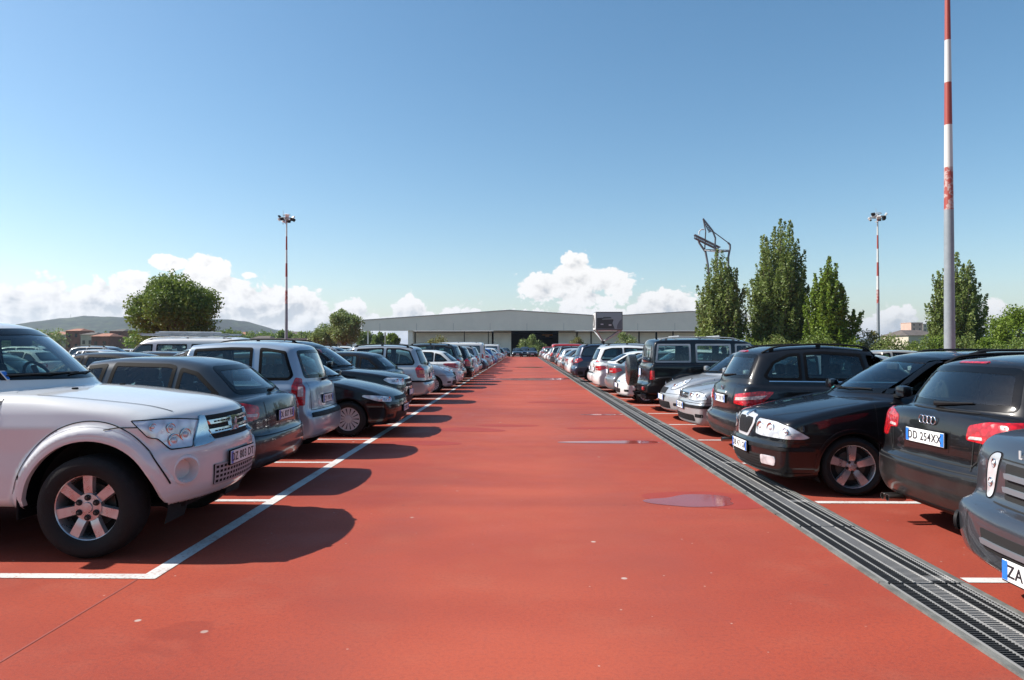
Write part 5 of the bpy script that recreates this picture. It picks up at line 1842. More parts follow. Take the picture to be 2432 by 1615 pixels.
def tree(kind, name, x, y, h, w, m, label, cat='tree', group=None, n=14000, leaf=.24, seed=1, side=()):
    r = np.random.default_rng(seed)
    root = empty(name, (x, y, 0)); tag(root, label, cat, group)
    b = MB()
    pts = []
    sweep = []
    if kind == 'poplar':
        b.tube([(0, 0, 0), (.1, 0, h * .4), (0, .1, h * .85)], [h * .022, h * .015, .04], 8)
        shoots = []
        ns = int(42 + h * 5)
        for k in range(ns):
            a = k * 2.399963 + r.uniform(-.3, .3)
            q = math.sqrt((k + .5) / ns)                       # 0 centre .. 1 rim
            reach = w * .47 * q * r.uniform(.85, 1.12)
            top = h * (1 - .46 * q ** 2.3) * (r.uniform(.80, 1.02) if r.uniform() < .75 else r.uniform(.66, .85))
            if k == 0: top = h
            length = h * r.uniform(.26, .40)
            shoots.append((Vector((math.cos(a) * reach, math.sin(a) * reach, top)), length, q))
            # lower storeys of the same side branch
            z2 = top - length * .8
            while z2 > h * .12:
                rr_ = reach * r.uniform(.9, 1.15)
                a2 = a + r.uniform(-.35, .35)
                shoots.append((Vector((math.cos(a2) * rr_, math.sin(a2) * rr_, z2)), h * r.uniform(.18, .28), q))
                z2 -= h * .17
        for sx, sh_ in side:
            for q_ in range(9):
                shoots.append((Vector((sx + r.normal() * .45, r.normal() * .6, sh_ * r.uniform(.45, 1.0))), sh_ * .5, .9))
        shoots = [q_ for q_ in shoots if q_[2] > .22 or r.uniform() < .6]
        per = n // len(shoots)
        for q_, (s1, ln, q) in enumerate(shoots):
            s0 = Vector((s1.x * .72, s1.y * .72, max(.15, s1.z - ln)))
            if q_ % 4 == 0:
                b.tube([(0, 0, max(.1, s0.z - h * .08)), s0, s1], [.06, .04, .012], 5)
            t = r.uniform(.0, 1.0, per) ** .85
            c = np.array(s1) * t[:, None] + np.array(s0) * (1 - t[:, None])
            rad = (w * .062 + .16) * (1.08 - t ** 2.2 * .92)
            dv = r.normal(size=(per, 3)); dv /= np.linalg.norm(dv, axis=1)[:, None]
            pts.append(c + dv * (rad * r.uniform(.35, 1.0, per) ** .6)[:, None] * np.array((1, 1, 1.25)))
    else:
        # broad crown: lobes at the ends of limbs
        zb = h * (.22 if kind == 'broad' else .02)
        b.tube([(0, 0, 0), (.05, 0, max(zb, h * .12)), (.1, .05, h * .6)], [h * .035, h * .028, h * .008], 8)
        nl = 46 if kind == 'broad' else 22
        lobes = []
        for k in range(nl):
            a = r.uniform(0, 6.28); u = r.uniform(-.85 if kind == 'broad' else -.1, 1)
            q = math.sqrt(max(0, 1 - u * u))
            rr_ = r.uniform(.55, .92)
            c = Vector((math.cos(a) * q * w * .5 * rr_, math.sin(a) * q * w * .5 * rr_, zb + (h - zb) * (.5 + .5 * u * rr_) if kind == 'broad' else zb + h * .85 * max(.05, u) * rr_))
            lr = w * r.uniform(.10, .19)
            lobes.append((c, lr))
            if k % 3 == 0: b.tube([(0, 0, max(zb, h * .1)), Vector(c) * .5 + Vector((0, 0, h * .1)), c], [h * .012, h * .008, .015], 5)
        per = n // nl
        for c, lr in lobes:
            # twigs radiating from the lobe centre
            dv = r.normal(size=(per, 3)); dv[:, 2] += .25; dv /= np.linalg.norm(dv, axis=1)[:, None]
            tw = np.round(dv * 2.6) / 2.6 * .35 + dv * .65
            rad = lr * (.3 + r.uniform(0, 1.0, per) ** .6)
            p = np.array(c) + tw * rad[:, None]
            pts.append(p)
    P = np.concatenate(pts)
    P = P[P[:, 2] > .05]
    b.build('trunk', [M_BARK], root, True)
    leaves('crown', P, leaf, m, root, seed + 5)
    return root


def dtree(kind, name, dx, dtop, dw, d, m, label, **k):
    """placed from display pixels of the photograph: centre x, top y, width"""
    return tree(kind, name, PX(dx * 1.03, d), d, PZ(dtop * 1.03, d), dw * 1.03 / F_ * d, m, label, **k)


dtree('broad', 'broadleaf_tree', 396, 648, 184, 62, L_DARK, 'large round dark green tree standing alone beyond the left cars', n=48000, leaf=.21, seed=4)
dtree('poplar', 'poplar_tree', 1660, 578, 124, 75, L_POP, 'narrow poplar leftmost of the right tree group, under the steel frame', group='poplars on the right', n=36000, leaf=.27, seed=11)
dtree('poplar', 'poplar_tree', 1792, 505, 150, 77, L_POP, 'tallest broad poplar in the middle of the right tree group', group='poplars on the right', n=60000, leaf=.28, seed=12)
dtree('poplar', 'deciduous_tree', 1905, 588, 104, 72, L_LIME, 'bright green spired tree right of the tallest poplar', n=32000, leaf=.30, seed=13, side=((2.7, 6.0),))
dtree('poplar', 'poplar_tree', 2197, 582, 132, 75, L_POP, 'poplar growing behind the thick striped mast', group='poplars on the right', n=42000, leaf=.27, seed=14)
dtree('bush', 'bush', 2010, 736, 92, 74, L_BROWN, 'brownish green bush between the bright tree and the pink building', group='bushes along the right edge of the car park', n=6000, leaf=.20, seed=21)
dtree('broad', 'broadleaf_tree', 2335, 718, 120, 70, L_LIME, 'low rounded green tree at the far right edge', n=9000, leaf=.24, seed=22)
dtree('bush', 'bush', 2268, 760, 80, 68, L_LIME, 'bright green bush right of the thick mast, below the low round tree', group='bushes along the right edge of the car park', n=5000, leaf=.2, seed=23)
dtree('broad', 'broadleaf_tree', 1640, 760, 70, 78, L_POP, 'low green tree at the foot of the leftmost poplar', n=5000, leaf=.22, seed=24)
hz = [(1700, 772, 90, 70), (1790, 768, 110, 70), (1880, 765, 100, 69), (1960, 770, 90, 70), (2060, 772, 90, 67), (2110, 769, 84, 66), (2150, 758, 90, 68), (2215, 762, 84, 66), (2320, 764, 96, 64), (2390, 770, 90, 66), (2480, 760, 120, 68)]
words = ['below the narrow poplar', 'below the tallest poplar', 'below the bright spired tree', 'left of the brownish bush', 'just right of the brownish bush', 'below the pink building', 'left of the thick mast foot', 'right of the thick mast foot', 'below the low round tree', 'at the right picture edge', 'outside the right picture edge']
for i, (a, t_, w_, d) in enumerate(hz):
    dtree('bush', 'bush', a, t_, w_ * 1.2, d, (L_LIME, L_POP, L_DARK)[i % 3], 'low green hedge bush ' + words[i], group='bushes along the right edge of the car park', n=3800, leaf=.19, seed=30 + i)
dtree('broad', 'broadleaf_tree', 792, 715, 78, 112, L_PALE, 'pale green tree left of the exhibition hall', n=16000, leaf=.29, seed=41)
dtree('broad', 'broadleaf_tree', 745, 752, 60, 120, L_PALE, 'lower pale tree touching the left side of the pale hall tree', n=7000, leaf=.3, seed=42)
dtree('broad', 'broadleaf_tree', 905, 770, 34, 175, L_LIME, 'small round bright tree seen under the hall canopy, left of the white wall', n=3000, leaf=.5, seed=43)
dtree('broad', 'broadleaf_tree', 873, 768, 34, 180, L_DARK, 'small round dark tree seen under the hall canopy near its post', n=3000, leaf=.5, seed=44)
dtree('broad', 'broadleaf_tree', 842, 762, 44, 190, L_DARK, 'grey green tree behind the canopy post of the hall', n=3000, leaf=.5, seed=45)
for i, (a, t_, w_, l_) in enumerate(((1013, 758, 72, 'olive shrub before the left wall of the hall'), (1228, 766, 66, 'olive shrub before the dark hall opening'), (1332, 770, 56, 'olive shrub right of the dark hall opening'), (1440, 759, 72, 'olive shrub before the hall wall, right of the billboard'))):
    dtree('bush', 'shrub', a, t_, w_, 124, (L_BROWN, L_PALE, L_BROWN, L_PALE)[i], l_, group='shrubs in front of the hall', n=4500, leaf=.26, seed=50 + i)
for i, (a, t_, w_, d) in enumerate(((520, 762, 60, 210), (560, 768, 70, 230), (610, 770, 60, 240), (655, 766, 50, 210), (700, 768, 60, 200), (330, 770, 90, 190), (240, 772, 60, 260), (90, 766, 90, 240), (20, 768, 90, 240))):
    dtree('broad', 'broadleaf_tree', a, t_, w_, d, (L_DARK, L_PALE, L_LIME)[i % 3],
          ['small dark tree right behind the large round tree', 'small pale tree among the red roofs', 'small green tree left of the left mast', 'dark tree behind the left mast', 'pale tree right of the left mast', 'tree hidden behind the large round tree', 'small green tree among the brick houses', 'dark tree behind the white off-roader windscreen', 'pale tree seen through the white off-roader'][i],
          group='small trees towards the hills', n=2200, leaf=.7, seed=70 + i)

# ------------------------------------------------------------------ buildings
M_HALL = mat('hall_cladding', (.80, .72, .60), .6, noise=.04, nscale=.3)
M_WALL = mat('hall_wall', (.82, .76, .66), .8, noise=.08, nscale=.4)
M_JOINT = mat('dark_joint', (.05, .05, .05), .8)
M_BLACKIN = mat('hall_interior', (.012, .012, .013), .9)


def hall():
    D = 148.0
    t = empty('exhibition_hall', (PX(1210, D), D, 0))
    tag(t, 'long low grey exhibition hall with shallow gables and a dark central opening', 'building')
    ox = t.location.x
    def X(dx): return PX(dx * 1.03, D) - ox
    def Z(dy): return PZ(dy * 1.03, D)
    zb = Z(762)
    b = MB()
    top = [(X(833), Z(738)), (X(1175), Z(715)), (X(1400), Z(729)), (X(1592), Z(718)), (X(1720), Z(724))]
    b.prism([(X(833), zb)] + top + [(X(1720), zb)], 0, 1.2)
    b.build('fascia', [M_HALL], t)
    for a in (875, 960, 1045, 1130, 1215, 1300, 1385, 1470, 1555):
        b = MB(); b.box((X(a), -.01, zb + .8), (.05, .03, 1.5))
        b.build('fascia_joint', [mat('fascia_joint', (.30, .30, .29), .7)], t)
    b = MB()
    for p, q in zip(top[:-1], top[1:]):
        b.add([(p[0], -.12, p[1] + .12), (q[0], -.12, q[1] + .12), (q[0], 50, q[1] + .12), (p[0], 50, p[1] + .12), (p[0], -.12, p[1] - .02), (q[0], -.12, q[1] - .02), (q[0], 50, q[1] - .02), (p[0], 50, p[1] - .02)],
              [(0, 1, 2, 3), (4, 7, 6, 5), (0, 4, 5, 1), (2, 6, 7, 3), (1, 5, 6, 2), (0, 3, 7, 4)])
    b.build('roof', [mat('roof_sheet', (.30, .31, .32), .5)], t)
    b = MB()
    for a, c in ((952, 1178), (1290, 1715)):
        b.box(((X(a) + X(c)) / 2, 4.2, zb / 2), (X(c) - X(a), .4, zb))
    b.box((X(950) - .4, 24, zb / 2), (.4, 40, zb))
    b.build('wall', [M_WALL], t)
    b = MB()
    for a in (1067, 1124, 1367, 1480, 1560): b.box((X(a), 3.97, zb / 2), (.16 if a < 1300 else .3, .06, zb - .1))
    b.box(((X(952) + X(1178)) / 2, 3.96, zb - .25), (X(1178) - X(952), .08, .12)); b.box(((X(1290) + X(1715)) / 2, 3.96, zb - .25), (X(1715) - X(1290), .08, .12))
    b.build('wall_joints', [M_JOINT], t)
    b = MB()
    b.box(((X(1178) + X(1290)) / 2, 30, zb / 2 + .3), (X(1290) - X(1178) + 8, .4, zb + .6))
    b.box(((X(1178) + X(1290)) / 2, 17, zb + .3), (X(1290) - X(1178) + 8, 26, .3))
    b.box((X(1178) - 4, 17, zb / 2), (.4, 26, zb)); b.box((X(1290) + 4, 17, zb / 2), (.4, 26, zb)); b.box(((X(1178) + X(1290)) / 2, 17, .03), (X(1290) - X(1178) + 8, 26, .02))
    b.build('opening_interior', [M_BLACKIN], t)
    b = MB()
    b.box((X(1266), 10, zb - .75), (2.4, .5, .28)); b.box((X(1266), 10, zb - 1.05), (.8, .4, .3))
    b.build('overhead_crane', [mat('crane_orange', (.55, .26, .08), .6)], t)
    for bb_ in (((X(846), .6, zb / 2), (.3, .3, zb)), ((X(853), 16, zb / 2), (.3, .3, zb)), ((X(945), .8, zb / 2), (1.0, .8, zb))):
        b = MB(); b.box(*bb_); b.build('canopy_post', [M_HALL], t)
    return t


hall()
t = empty('low_building', (PX(650 * 1.03, 128), 128, 0)); tag(t, 'long low beige shed with flat roof left of the exhibition hall', 'building')
b = MB(); b.box((0, 0, 1.9), (24, 6, 2.2)); b.build('wall', [mat('shed_wall', (.30, .27, .22), .9)], t)
b = MB(); b.box((0, 0, 3.05), (25, 7, .25)); b.build('roof', [mat('shed_roof', (.40, .37, .32), .8)], t)
for k in range(9):
    b = MB(); b.box((-10 + 2.5 * k, -3.02, 1.6), (1.5, .06, 1.1)); b.build('window', [M_BLACKIN], t)
b = MB(); b.box((7.2, -3.6, 2.6), (1.8, .2, 1.7)); b.build('white_panel', [M_WHITE], t)

M_BRICK = mat('brick_wall', (.22, .095, .070), .9, noise=.2, nscale=.5)
M_ROOFT = mat('terracotta_roof', (.30, .13, .085), .9, noise=.25, nscale=.6)
M_PINK = mat('pink_render', (.48, .32, .26), .9, noise=.1, nscale=.3)
M_CREAM = mat('cream_render', (.45, .40, .32), .9, noise=.1, nscale=.3)
M_DROOF = mat('dark_roof', (.09, .075, .068), .9, noise=.2, nscale=.5)
M_PANE = mat('far_window', (.03, .035, .04), .2)


def house(name, dx0, dx1, dtop, d, wall, roof, label, pitch=.35, group=None, depth=9, flat=False, storeys=2):
    x0, x1 = PX(dx0 * 1.03, d), PX(dx1 * 1.03, d)
    w = x1 - x0; h = PZ(dtop * 1.03, d)
    t = empty(name, ((x0 + x1) / 2, d, 0)); tag(t, label, 'building', group)
    rh = 0 if flat else min(w * pitch * .5, h * .35)
    wh = h - rh
    b = MB(); b.box((0, 0, wh / 2), (w, depth, wh)); b.build('wall', [wall], t)
    b = MB()
    if flat: b.box((0, 0, h + .1), (w + .4, depth + .4, .3))
    else:
        e = .4
        b.add([(-w / 2 - e, -depth / 2 - e, wh - .05), (w / 2 + e, -depth / 2 - e, wh - .05), (w / 2 + e, depth / 2 + e, wh - .05), (-w / 2 - e, depth / 2 + e, wh - .05), (-w / 2 + w * .2, 0, h), (w / 2 - w * .2, 0, h)],
              [(0, 1, 5, 4), (1, 2, 5), (2, 3, 4, 5), (3, 0, 4), (3, 2, 1, 0)])
    b.build('roof', [roof], t)
    n = max(2, int(w / 3)); lv = max(1, int(wh / 3.1))
    for j in range(lv):
        for i in range(n):
            b = MB(); b.box((-w / 2 + w * (i + .5) / n, -depth / 2 - .02, wh * (j + .55) / lv), (.9, .08, 1.3)); b.build('window', [M_PANE], t)
    return t


for i, q in enumerate([(160, 192, 757, 260, M_BRICK, M_ROOFT, 'dark brick house seen just above the white off-roader roof'), (196, 225, 766, 240, M_CREAM, M_DROOF, 'small cream house with dark roof left of the brick block'),
        (222, 262, 768, 225, M_BRICK, M_ROOFT, 'wide brick house with red roof above the dark blue car'), (262, 292, 758, 250, M_BRICK, M_DROOF, 'dark red block at the left edge of the large round tree'),
        (120, 158, 764, 280, M_CREAM, M_ROOFT, 'pale house with red roof behind the off-roader roof'), (503, 535, 768, 260, M_BRICK, M_ROOFT, 'brick house right of the large round tree'),
        (536, 572, 765, 250, M_CREAM, M_ROOFT, 'house with red roof between the large tree and left mast'), (585, 630, 774, 210, M_CREAM, M_DROOF, 'low pale house left of the left mast'),
        (662, 700, 764, 260, M_BRICK, M_DROOF, 'brown roofed house right of the left mast'), (705, 738, 768, 280, M_CREAM, M_ROOFT, 'small house left of the pale tree'), (60, 112, 768, 260, M_BRICK, M_ROOFT, 'brick house seen through the off-roader windscreen'), (5, 50, 764, 270, M_CREAM, M_ROOFT, 'cream house seen at the left edge through the off-roader')]):
    house('town_house', *q, group='houses below the hill')
house('apartment_block', 2082, 2108, 745, 520, M_PINK, M_PINK, 'far pink apartment tower left of the thick mast', flat=True, depth=14)
house('apartment_block', 2109, 2128, 748, 540, M_CREAM, M_PINK, 'far cream apartment tower right of the pink one', flat=True, depth=14)
house('town_house', 2055, 2128, 761, 190, M_CREAM, M_DROOF, 'low house with dark roof in front of the pink tower', group='houses behind the right bushes', depth=14)

# mast on the hill
b = MB(); b.tube([(0, 0, 0), (0, 0, 26)], [.9, .35], 6)
o = b.build('transmission_mast', [mat('far_mast', (.14, .14, .15), .7)]); o.location = (PX(153 * 1.03, 2400), 2400, PZ(738 * 1.03, 2400) - 4); tag(o, 'thin transmission mast on the top of the wooded hill', 'mast')

# ------------------------------------------------------------------ striped light masts
def stripe_mat():
    m, g, p = new_mat('mast_paint')
    lk = m.node_tree.links
    tc = g.n('ShaderNodeTexCoord').outputs['Object']
    sp = g.n('ShaderNodeSeparateXYZ'); lk.new(tc, sp.inputs[0])
    z = sp.outputs[2]
    u = g.m('DIVIDE', g.m('SUBTRACT', z, 7.80), 1.926)
    par = g.m('LESS_THAN', g.m('FRACT', g.m('MULTIPLY', u, .5)), .5)      # red first
    n1 = g.noise(tc, 3.0, 5, .7)
    fl = g.m('MULTIPLY', g.sstep(n1, .48, .54), g.m('LESS_THAN', u, 1.0))  # lowest red band is flaking
    red = g.mix(g.m('MULTIPLY', fl, .75), (.30, .042, .028), (.45, .38, .36))
    c = g.mix(par, (.55, .54, .52), red)
    grey = g.mix(g.sstep(n1, .3, .7), (.19, .22, .24), (.23, .26, .285))
    c = g.mix(g.m('GREATER_THAN', z, 7.80), grey, c)
    lk.new(c, p.inputs['Base Color']); p.inputs['Roughness'].default_value = .5
    return m


M_MAST = stripe_mat()


def mast():
    t = empty('light_mast')
    b = MB()
    b.lathe([(.232, 0), (.225, 2), (.195, 7.8), (.193, 7.82), (.13, 15), (.085, 20.2)], 20, 'Z')
    b.build('pole', [M_MAST], t, True, 60)
    b = MB(); b.lathe([(.45, 0), (.45, .05), (.26, .06)], 16, 'Z'); b.build('base_plate', [M_STEEL], t)
    hd = empty('lamp_head', (0, 0, 20.0)); hd.parent = t
    b = MB()
    b.lathe([(.95, -.06), (1.02, 0), (.95, .06), (.90, 0), (.95, -.06)], 24, 'Z')
    for k in range(4): a = k * math.pi / 4; b.tube([(math.cos(a) * .95, math.sin(a) * .95, 0), (-math.cos(a) * .95, -math.sin(a) * .95, 0)], .04, 6)
    b.lathe([(.16, -.3), (.22, 0), (.2, .35), (.02, .5)], 12, 'Z')
    b.tube([(-.5, 0, .1), (-.5, 0, 1.15)], .03, 5)
    b.lathe([(.5, .45), (.55, .5), (.5, .55), (.45, .5), (.5, .45)], 20, 'Z')
    b.build('lamp_ring', [M_STEEL], hd)
    for k in range(9):
        a = 2 * math.pi * k / 9 + .2
        b = MB(); rot = Matrix.Rotation(a, 3, 'Z') @ Matrix.Rotation(R(35), 3, 'Y')
        b.box((math.cos(a) * 1.05, math.sin(a) * 1.05, -.22 + (.5 if k % 3 == 1 else 0)), (.22, .50, .42), rot, .03)
        b.build('floodlight', [M_WHITE if k % 2 else M_TRIM], hd)
    b = MB()
    for k in range(3): b.box((.1 - .3 * k, 0, -.55 - .1 * k), (.06, .3, .12))
    b.build('bracket', [M_STEEL], hd)
    return t


m0 = mast()
m0.location = (PX(2181 * 1.03, 32), 32, 0)
G_ = 'red and white striped light masts'
tag(m0, 'thick near mast with red and white bands, its top outside the picture', 'light mast', G_)
for (dx, lab, rz) in ((657.5, 'thin distant light mast behind the silver estate cars on the left', .0), (2019, 'thin distant light mast between the bright tree and the thick mast', .7)):
    c = m0.copy(); COL.objects.link(c)
    for ch in children(m0):
        c2 = ch.copy(); COL.objects.link(c2); c2.parent = c
        for ch2 in children(ch):
            c3 = ch2.copy(); COL.objects.link(c3); c3.parent = c2
    c.location = (PX(dx * 1.03, 100), 100, 0); c.rotation_euler = (0, 0, rz)
    tag(c, lab, 'light mast', G_)

# ------------------------------------------------------------------ steel frame sculpture behind the poplar
def frame_thing():
    D = 92.0
    t = empty('steel_frame_tower', (PX(1700, D), D, 0)); tag(t, 'angular steel lattice frame rising above the leftmost poplar', 'steel structure')
    ox = t.location.x
    def P(cx, cy, dy=0.0):
        return Vector((PX(1630 + cx * .102, D) - ox, dy, PZ(500 + cy * .102, D)))
    m1 = mat('frame_steel', (.16, .17, .19), .5, metal=.3)
    m2 = mat('frame_white', (.60, .60, .60), .4)
    b = MB()
    r = .14
    b.tube([P(560, 1900, .8), P(530, 1260, .8), P(475, 950, .8), P(440, 900, .8), (P(330, 740, .8)), P(300, 640, .8)], r, 7)
    b.tube([P(1000, 1900, .8), P(1005, 1060, .8), P(1045, 860, .8), P(1045, 780, .8), P(1000, 730, .8)], r, 7)
    b.tube([P(640, 1900, -1), P(640, 1000, -1), P(620, 950, -1)], r, 7)
    b.tube([P(440, 905, .8), P(1045, 920, .8)], r, 7); b.tube([P(440, 905, .8), P(640, 985, -1), P(1040, 930, .8)], r * .7, 7)
    b.tube([P(1000, 730, .8), P(650, 520, 0), P(560, 440, 0)], r * .45, 6)
    b.tube([P(455, 900, .8), P(450, 480, .2), P(380, 190, 0)], r * .6, 6)
    b.tube([P(650, 900, 0), P(665, 640, 0), P(600, 470, 0), P(380, 190, 0)], r * .8, 6)
    b.build('mast_frame', [m1], t, True, 60)
    b = MB()
    b.tube([P(290, 560, 0), P(290, 500, 0), P(330, 445, 0), (P(400, 440, 0))], r * .6, 6)
    b.tube([P(640, 990, -1.0), P(900, 940, .2)], r * .8, 6)
    b.tube([P(655, 1000, -1.05), P(640, 1300, -1.05)], r * .9, 6)
    b.build('white_tube', [m2], t, True, 60)
    b = MB()
    for o_ in (0, .5):
        b.tube([P(190, 560, o_), P(780, 860, o_)], r * .6, 6); b.tube([P(200, 640, o_), P(720, 900, o_)], r * .5, 6)
    for k in range(11):
        a = P(190 + 56 * k, 560 + 28 * k, 0); c = P(200 + 50 * k, 640 + 25 * k, .5); b.tube([a, c], r * .35, 5); b.tube([a, P(225 + 50 * k, 655 + 25 * k, 0)], r * .35, 5)
    b.build('lattice_arm', [m1], t)
    b = MB()
    for k in range(7):
        b.tube([P(385 + 34 * k, 230 + 36 * k), P(420 + 14 * k, 330 + 30 * k)], r * .4, 5); b.tube([P(420 + 14 * k, 330 + 30 * k), P(419 + 34 * k, 266 + 36 * k)], r * .4, 5)
    b.build('lattice_head', [m1], t)


frame_thing()


def billboard():
    D = 90.0
    t = empty('billboard', (PX(1446, D), D, 0)); tag(t, 'box shaped advertising billboard with a dark car picture on V shaped legs', 'billboard')
    ox = t.location.x
    x0, x1 = PX(1415, D) - ox, PX(1478.5, D) - ox
    z0, z1 = PZ(784, D), PZ(740, D)
    cx, w, h = (x0 + x1) / 2, x1 - x0, z1 - z0
    b = MB(); b.box((cx, 1.7, (z0 + z1) / 2), (w, 3.3, h), None, .04); b.build('box_frame', [mat('billboard_frame', (.09, .095, .10), .4)], t)
    ps = [('poster', [(-.47, -.44), (.47, -.44), (.47, .44), (-.47, .44)], (.24, .31, .33), .0), ('poster_shape', [(-.46, -.42), (.20, -.42), (.12, -.12), (.16, .06), (.08, .12), (-.22, .12), (-.28, .18), (-.46, .16)], (.028, .034, .037), .01),
          ('poster_shape', [(-.30, .13), (-.20, .22), (.04, .225), (.10, .15)], (.05, .075, .075), .012), ('poster_shape', [(.28, -.42), (.46, -.42), (.46, .10), (.38, 0), (.30, -.2)], (.10, .13, .15), .01),
          ('poster_shape', [(-.32, -.20), (-.22, -.20), (-.22, -.15), (-.32, -.15)], (.5, .52, .58), .016), ('poster_shape', [(-.02, -.25), (.08, -.25), (.08, -.19), (-.02, -.19)], (.6, .62, .64), .016), ('poster_shape', [(-.26, .07), (.16, .09), (.16, .115), (-.26, .10)], (.24, .28, .28), .016)]
    po = None
    for i, (nm, poly, c, o_) in enumerate(ps):
        b = MB(); b.prism([(cx + u * w, (z0 + z1) / 2 + v * h) for u, v in poly], .03 - o_, .045 - o_)
        q = b.build(nm, [mat('poster_%d' % i, c, .35)], t if po is None else po)
        po = po or q
    b = MB(); b.box((x0 - .02, 1.7, (z0 + z1) / 2), (.03, 3.0, h * .9)); b.build('side_panel', [M_WHITE], t)
    b = MB()
    b.v = []
    n = 24
    ring = [Vector((x0 - .05, 1.7 + .75 * math.cos(2 * math.pi * k / n), (z0 + z1) / 2 + .8 * math.sin(2 * math.pi * k / n))) for k in range(n + 1)]
    b.tube(ring, .10, 6, False); b.build('side_emblem', [mat('emblem_grey', (.12, .12, .12), .5)], t)
    b = MB()
    c = Vector((PX(1434, D) - ox, 1.0, PZ(811, D)))
    for q in ((x0 + .1, .2, z0), (x1 - .1, .2, z0), (x0 + .1, 3.2, z0), (x1 - .1, 3.2, z0)): b.tube([c, q], .09, 8)
    b.build('support_leg', [M_STEEL], t)
    b = MB(); b.tube([(c.x, c.y, 0), (c.x, c.y, c.z + .1)], .22, 12); b.build('pole', [M_TRIM], t)


billboard()

# ------------------------------------------------------------------ the cars
PR = {}
def P_(key, sp, extra=None):
    car, sh = make_car(sp, 0)
    if extra: extra(car, sh)
    PR[key] = (car, sp)
P_('pajero', PAJ, extras_paj)
P_('discovery', LR, extras_lr)
P_('audi', AUDI, extras_audi)
P_('octavia', dict(OCT, res=.03), extras_oct)
P_('merc', MERC, extras_merc)
P_('patrol', BOX, extras_patrol)
P_('golf', HATCH, lambda c, s: front_plate(c, s, .47, 'DV 302 CK'))
P_('golf4', GOLF4, lambda c, s: front_plate(c, s, .52, 'CB 655 NA'))
P_('oval', OVAL, lambda c, s: front_plate(c, s, .50, ''))
P_('idea', IDEA, lambda c, s: rear_plate(c, s, .80, 'CY 190 PV'))
P_('hatch', dict(A3, paint=P_DGREY), lambda c, s: rear_plate(c, s, .78, 'DL 827 RB'))
P_('mpv', MPV, lambda c, s: rear_plate(c, s, .78, ''))
P_('suv', SUV, lambda c, s: (rear_plate(c, s, .92, ''), front_plate(c, s, .60, '')))
P_('sedan', SEDAN, lambda c, s: rear_plate(c, s, .80, ''))
P_('city', CITY, lambda c, s: front_plate(c, s, .50, ''))
P_('van', VAN, None)
LITE = {}
for k, sp, ex in (('hatch', A3, None), ('golf', HATCH, None), ('mpv', MPV, None), ('suv', SUV, extras_rav), ('sedan', SEDAN, None), ('city', CITY, None), ('van', VAN, None)):
    car, sh = make_car(sp, 1)
    if k != 'suv':
        b = MB(); b.box((-sp['L'] / 2 - .004, 0, .78), (.02, .5, .11)); b.box((sp['L'] / 2 + .004, 0, .47), (.02, .5, .11)); b.build('number_plate', [M_PLATE], car)
    LITE[k] = (car, sp)
USED = set()


def place(src, key, col, x, y, rz, label, cat, group, jit=0.0, rails=True):
    car, sp = src[key]
    uid = (id(src), key)
    if uid not in USED and (col is None or col == sp['paint']):
        USED.add(uid); c = car
    else:
        c = ('copy', car)
    if isinstance(c, tuple):
        c = copy_car(car, sp['paint'], col if col is not None and col != sp['paint'] else None, () if rails else ('roof_rail',))
    c.location = (x, y, 0); c.rotation_euler = (0, 0, rz + jit)
    tag(c, label, cat, group)
    return c


def row_car(src, key, col, side, y, xe, out, label, cat='car', jit=0.0, group=None, rails=True):
    L = src[key][1]['L']
    if side == 'L': x = xe - L / 2; rz = 0 if out == 'nose' else math.pi
    else: x = xe + L / 2; rz = math.pi if out == 'nose' else 0
    return place(src, key, col, x, y, rz, label, cat, group or ('cars parked in the %s row' % ('left' if side == 'L' else 'right')), jit, rails)


def SY(i): return STALL0 + STALLW * (i + .5)
N = PR
# left row, front to back
row_car(N, 'pajero', None, 'L', 6.20, -2.50, 'nose', 'white off-roader with big silver wheel, nearest on the left, nose towards the aisle', 'off-roader')
row_car(N, 'hatch', P_DGREY, 'L', SY(1), -2.80, 'tail', 'dark grey hatchback, tail out, right behind the white off-roader')
row_car(N, 'idea', P_SILVB, 'L', SY(2) - .02, -2.93, 'tail', 'tall silver blue minivan with vertical red tail lights beside the dark grey hatchback', 'minivan')
row_car(N, 'golf', P_BLACK, 'L', SY(3), -2.22, 'nose', 'black hatchback nose out with many-spoked silver wheel cover', )
row_car(N, 'suv', P_BLACK, 'L', SY(4), -2.50, 'nose', 'tall black crossover nose out behind the black hatchback, with chrome grille bars', 'SUV')
row_car(N, 'hatch', P_BLACK, 'L', SY(5), -3.0, 'tail', 'black sloping hatchback between the black crossover and the silver estate')
row_car(N, 'mpv', P_SILV, 'L', SY(6), -2.60, 'tail', 'silver seven-seater estate, tail out, with tall red and orange lamps', 'estate car')
row_car(N, 'hatch', P_GREY, 'L', SY(7), -2.85, 'tail', 'grey hatchback just behind the silver seven-seater')
row_car(N, 'oval', P_SILVB, 'L', SY(8), -2.38, 'nose', 'small silver blue car with rounded nose and dark bumper strip, nose out', )
row_car(N, 'hatch', P_WHITE2, 'L', SY(9), -2.33, 'tail', 'white hatchback, tail out, right behind the small round-nosed car')
row_car(N, 'suv', P_ANTH, 'L', SY(10), -2.40, 'tail', 'anthracite crossover, tail out, behind the white hatchback', 'SUV')
row_car(N, 'mpv', P_BLACK, 'L', SY(11), -2.20, 'tail', 'black estate, tail out, second behind the white hatchback', 'estate car')
row_car(LITE, 'golf', P_SILV, 'L', SY(12), -2.5, 'tail', 'silver hatchback right behind the black estate of the left row')
row_car(LITE, 'hatch', P_WHITE2, 'L', SY(13), -2.3, 'tail', 'white hatchback with dark red lamps, two behind the black estate')
row_car(LITE, 'sedan', P_SILVB, 'L', SY(14), -2.6, 'tail', 'silver blue saloon three behind the black estate', 'saloon car')
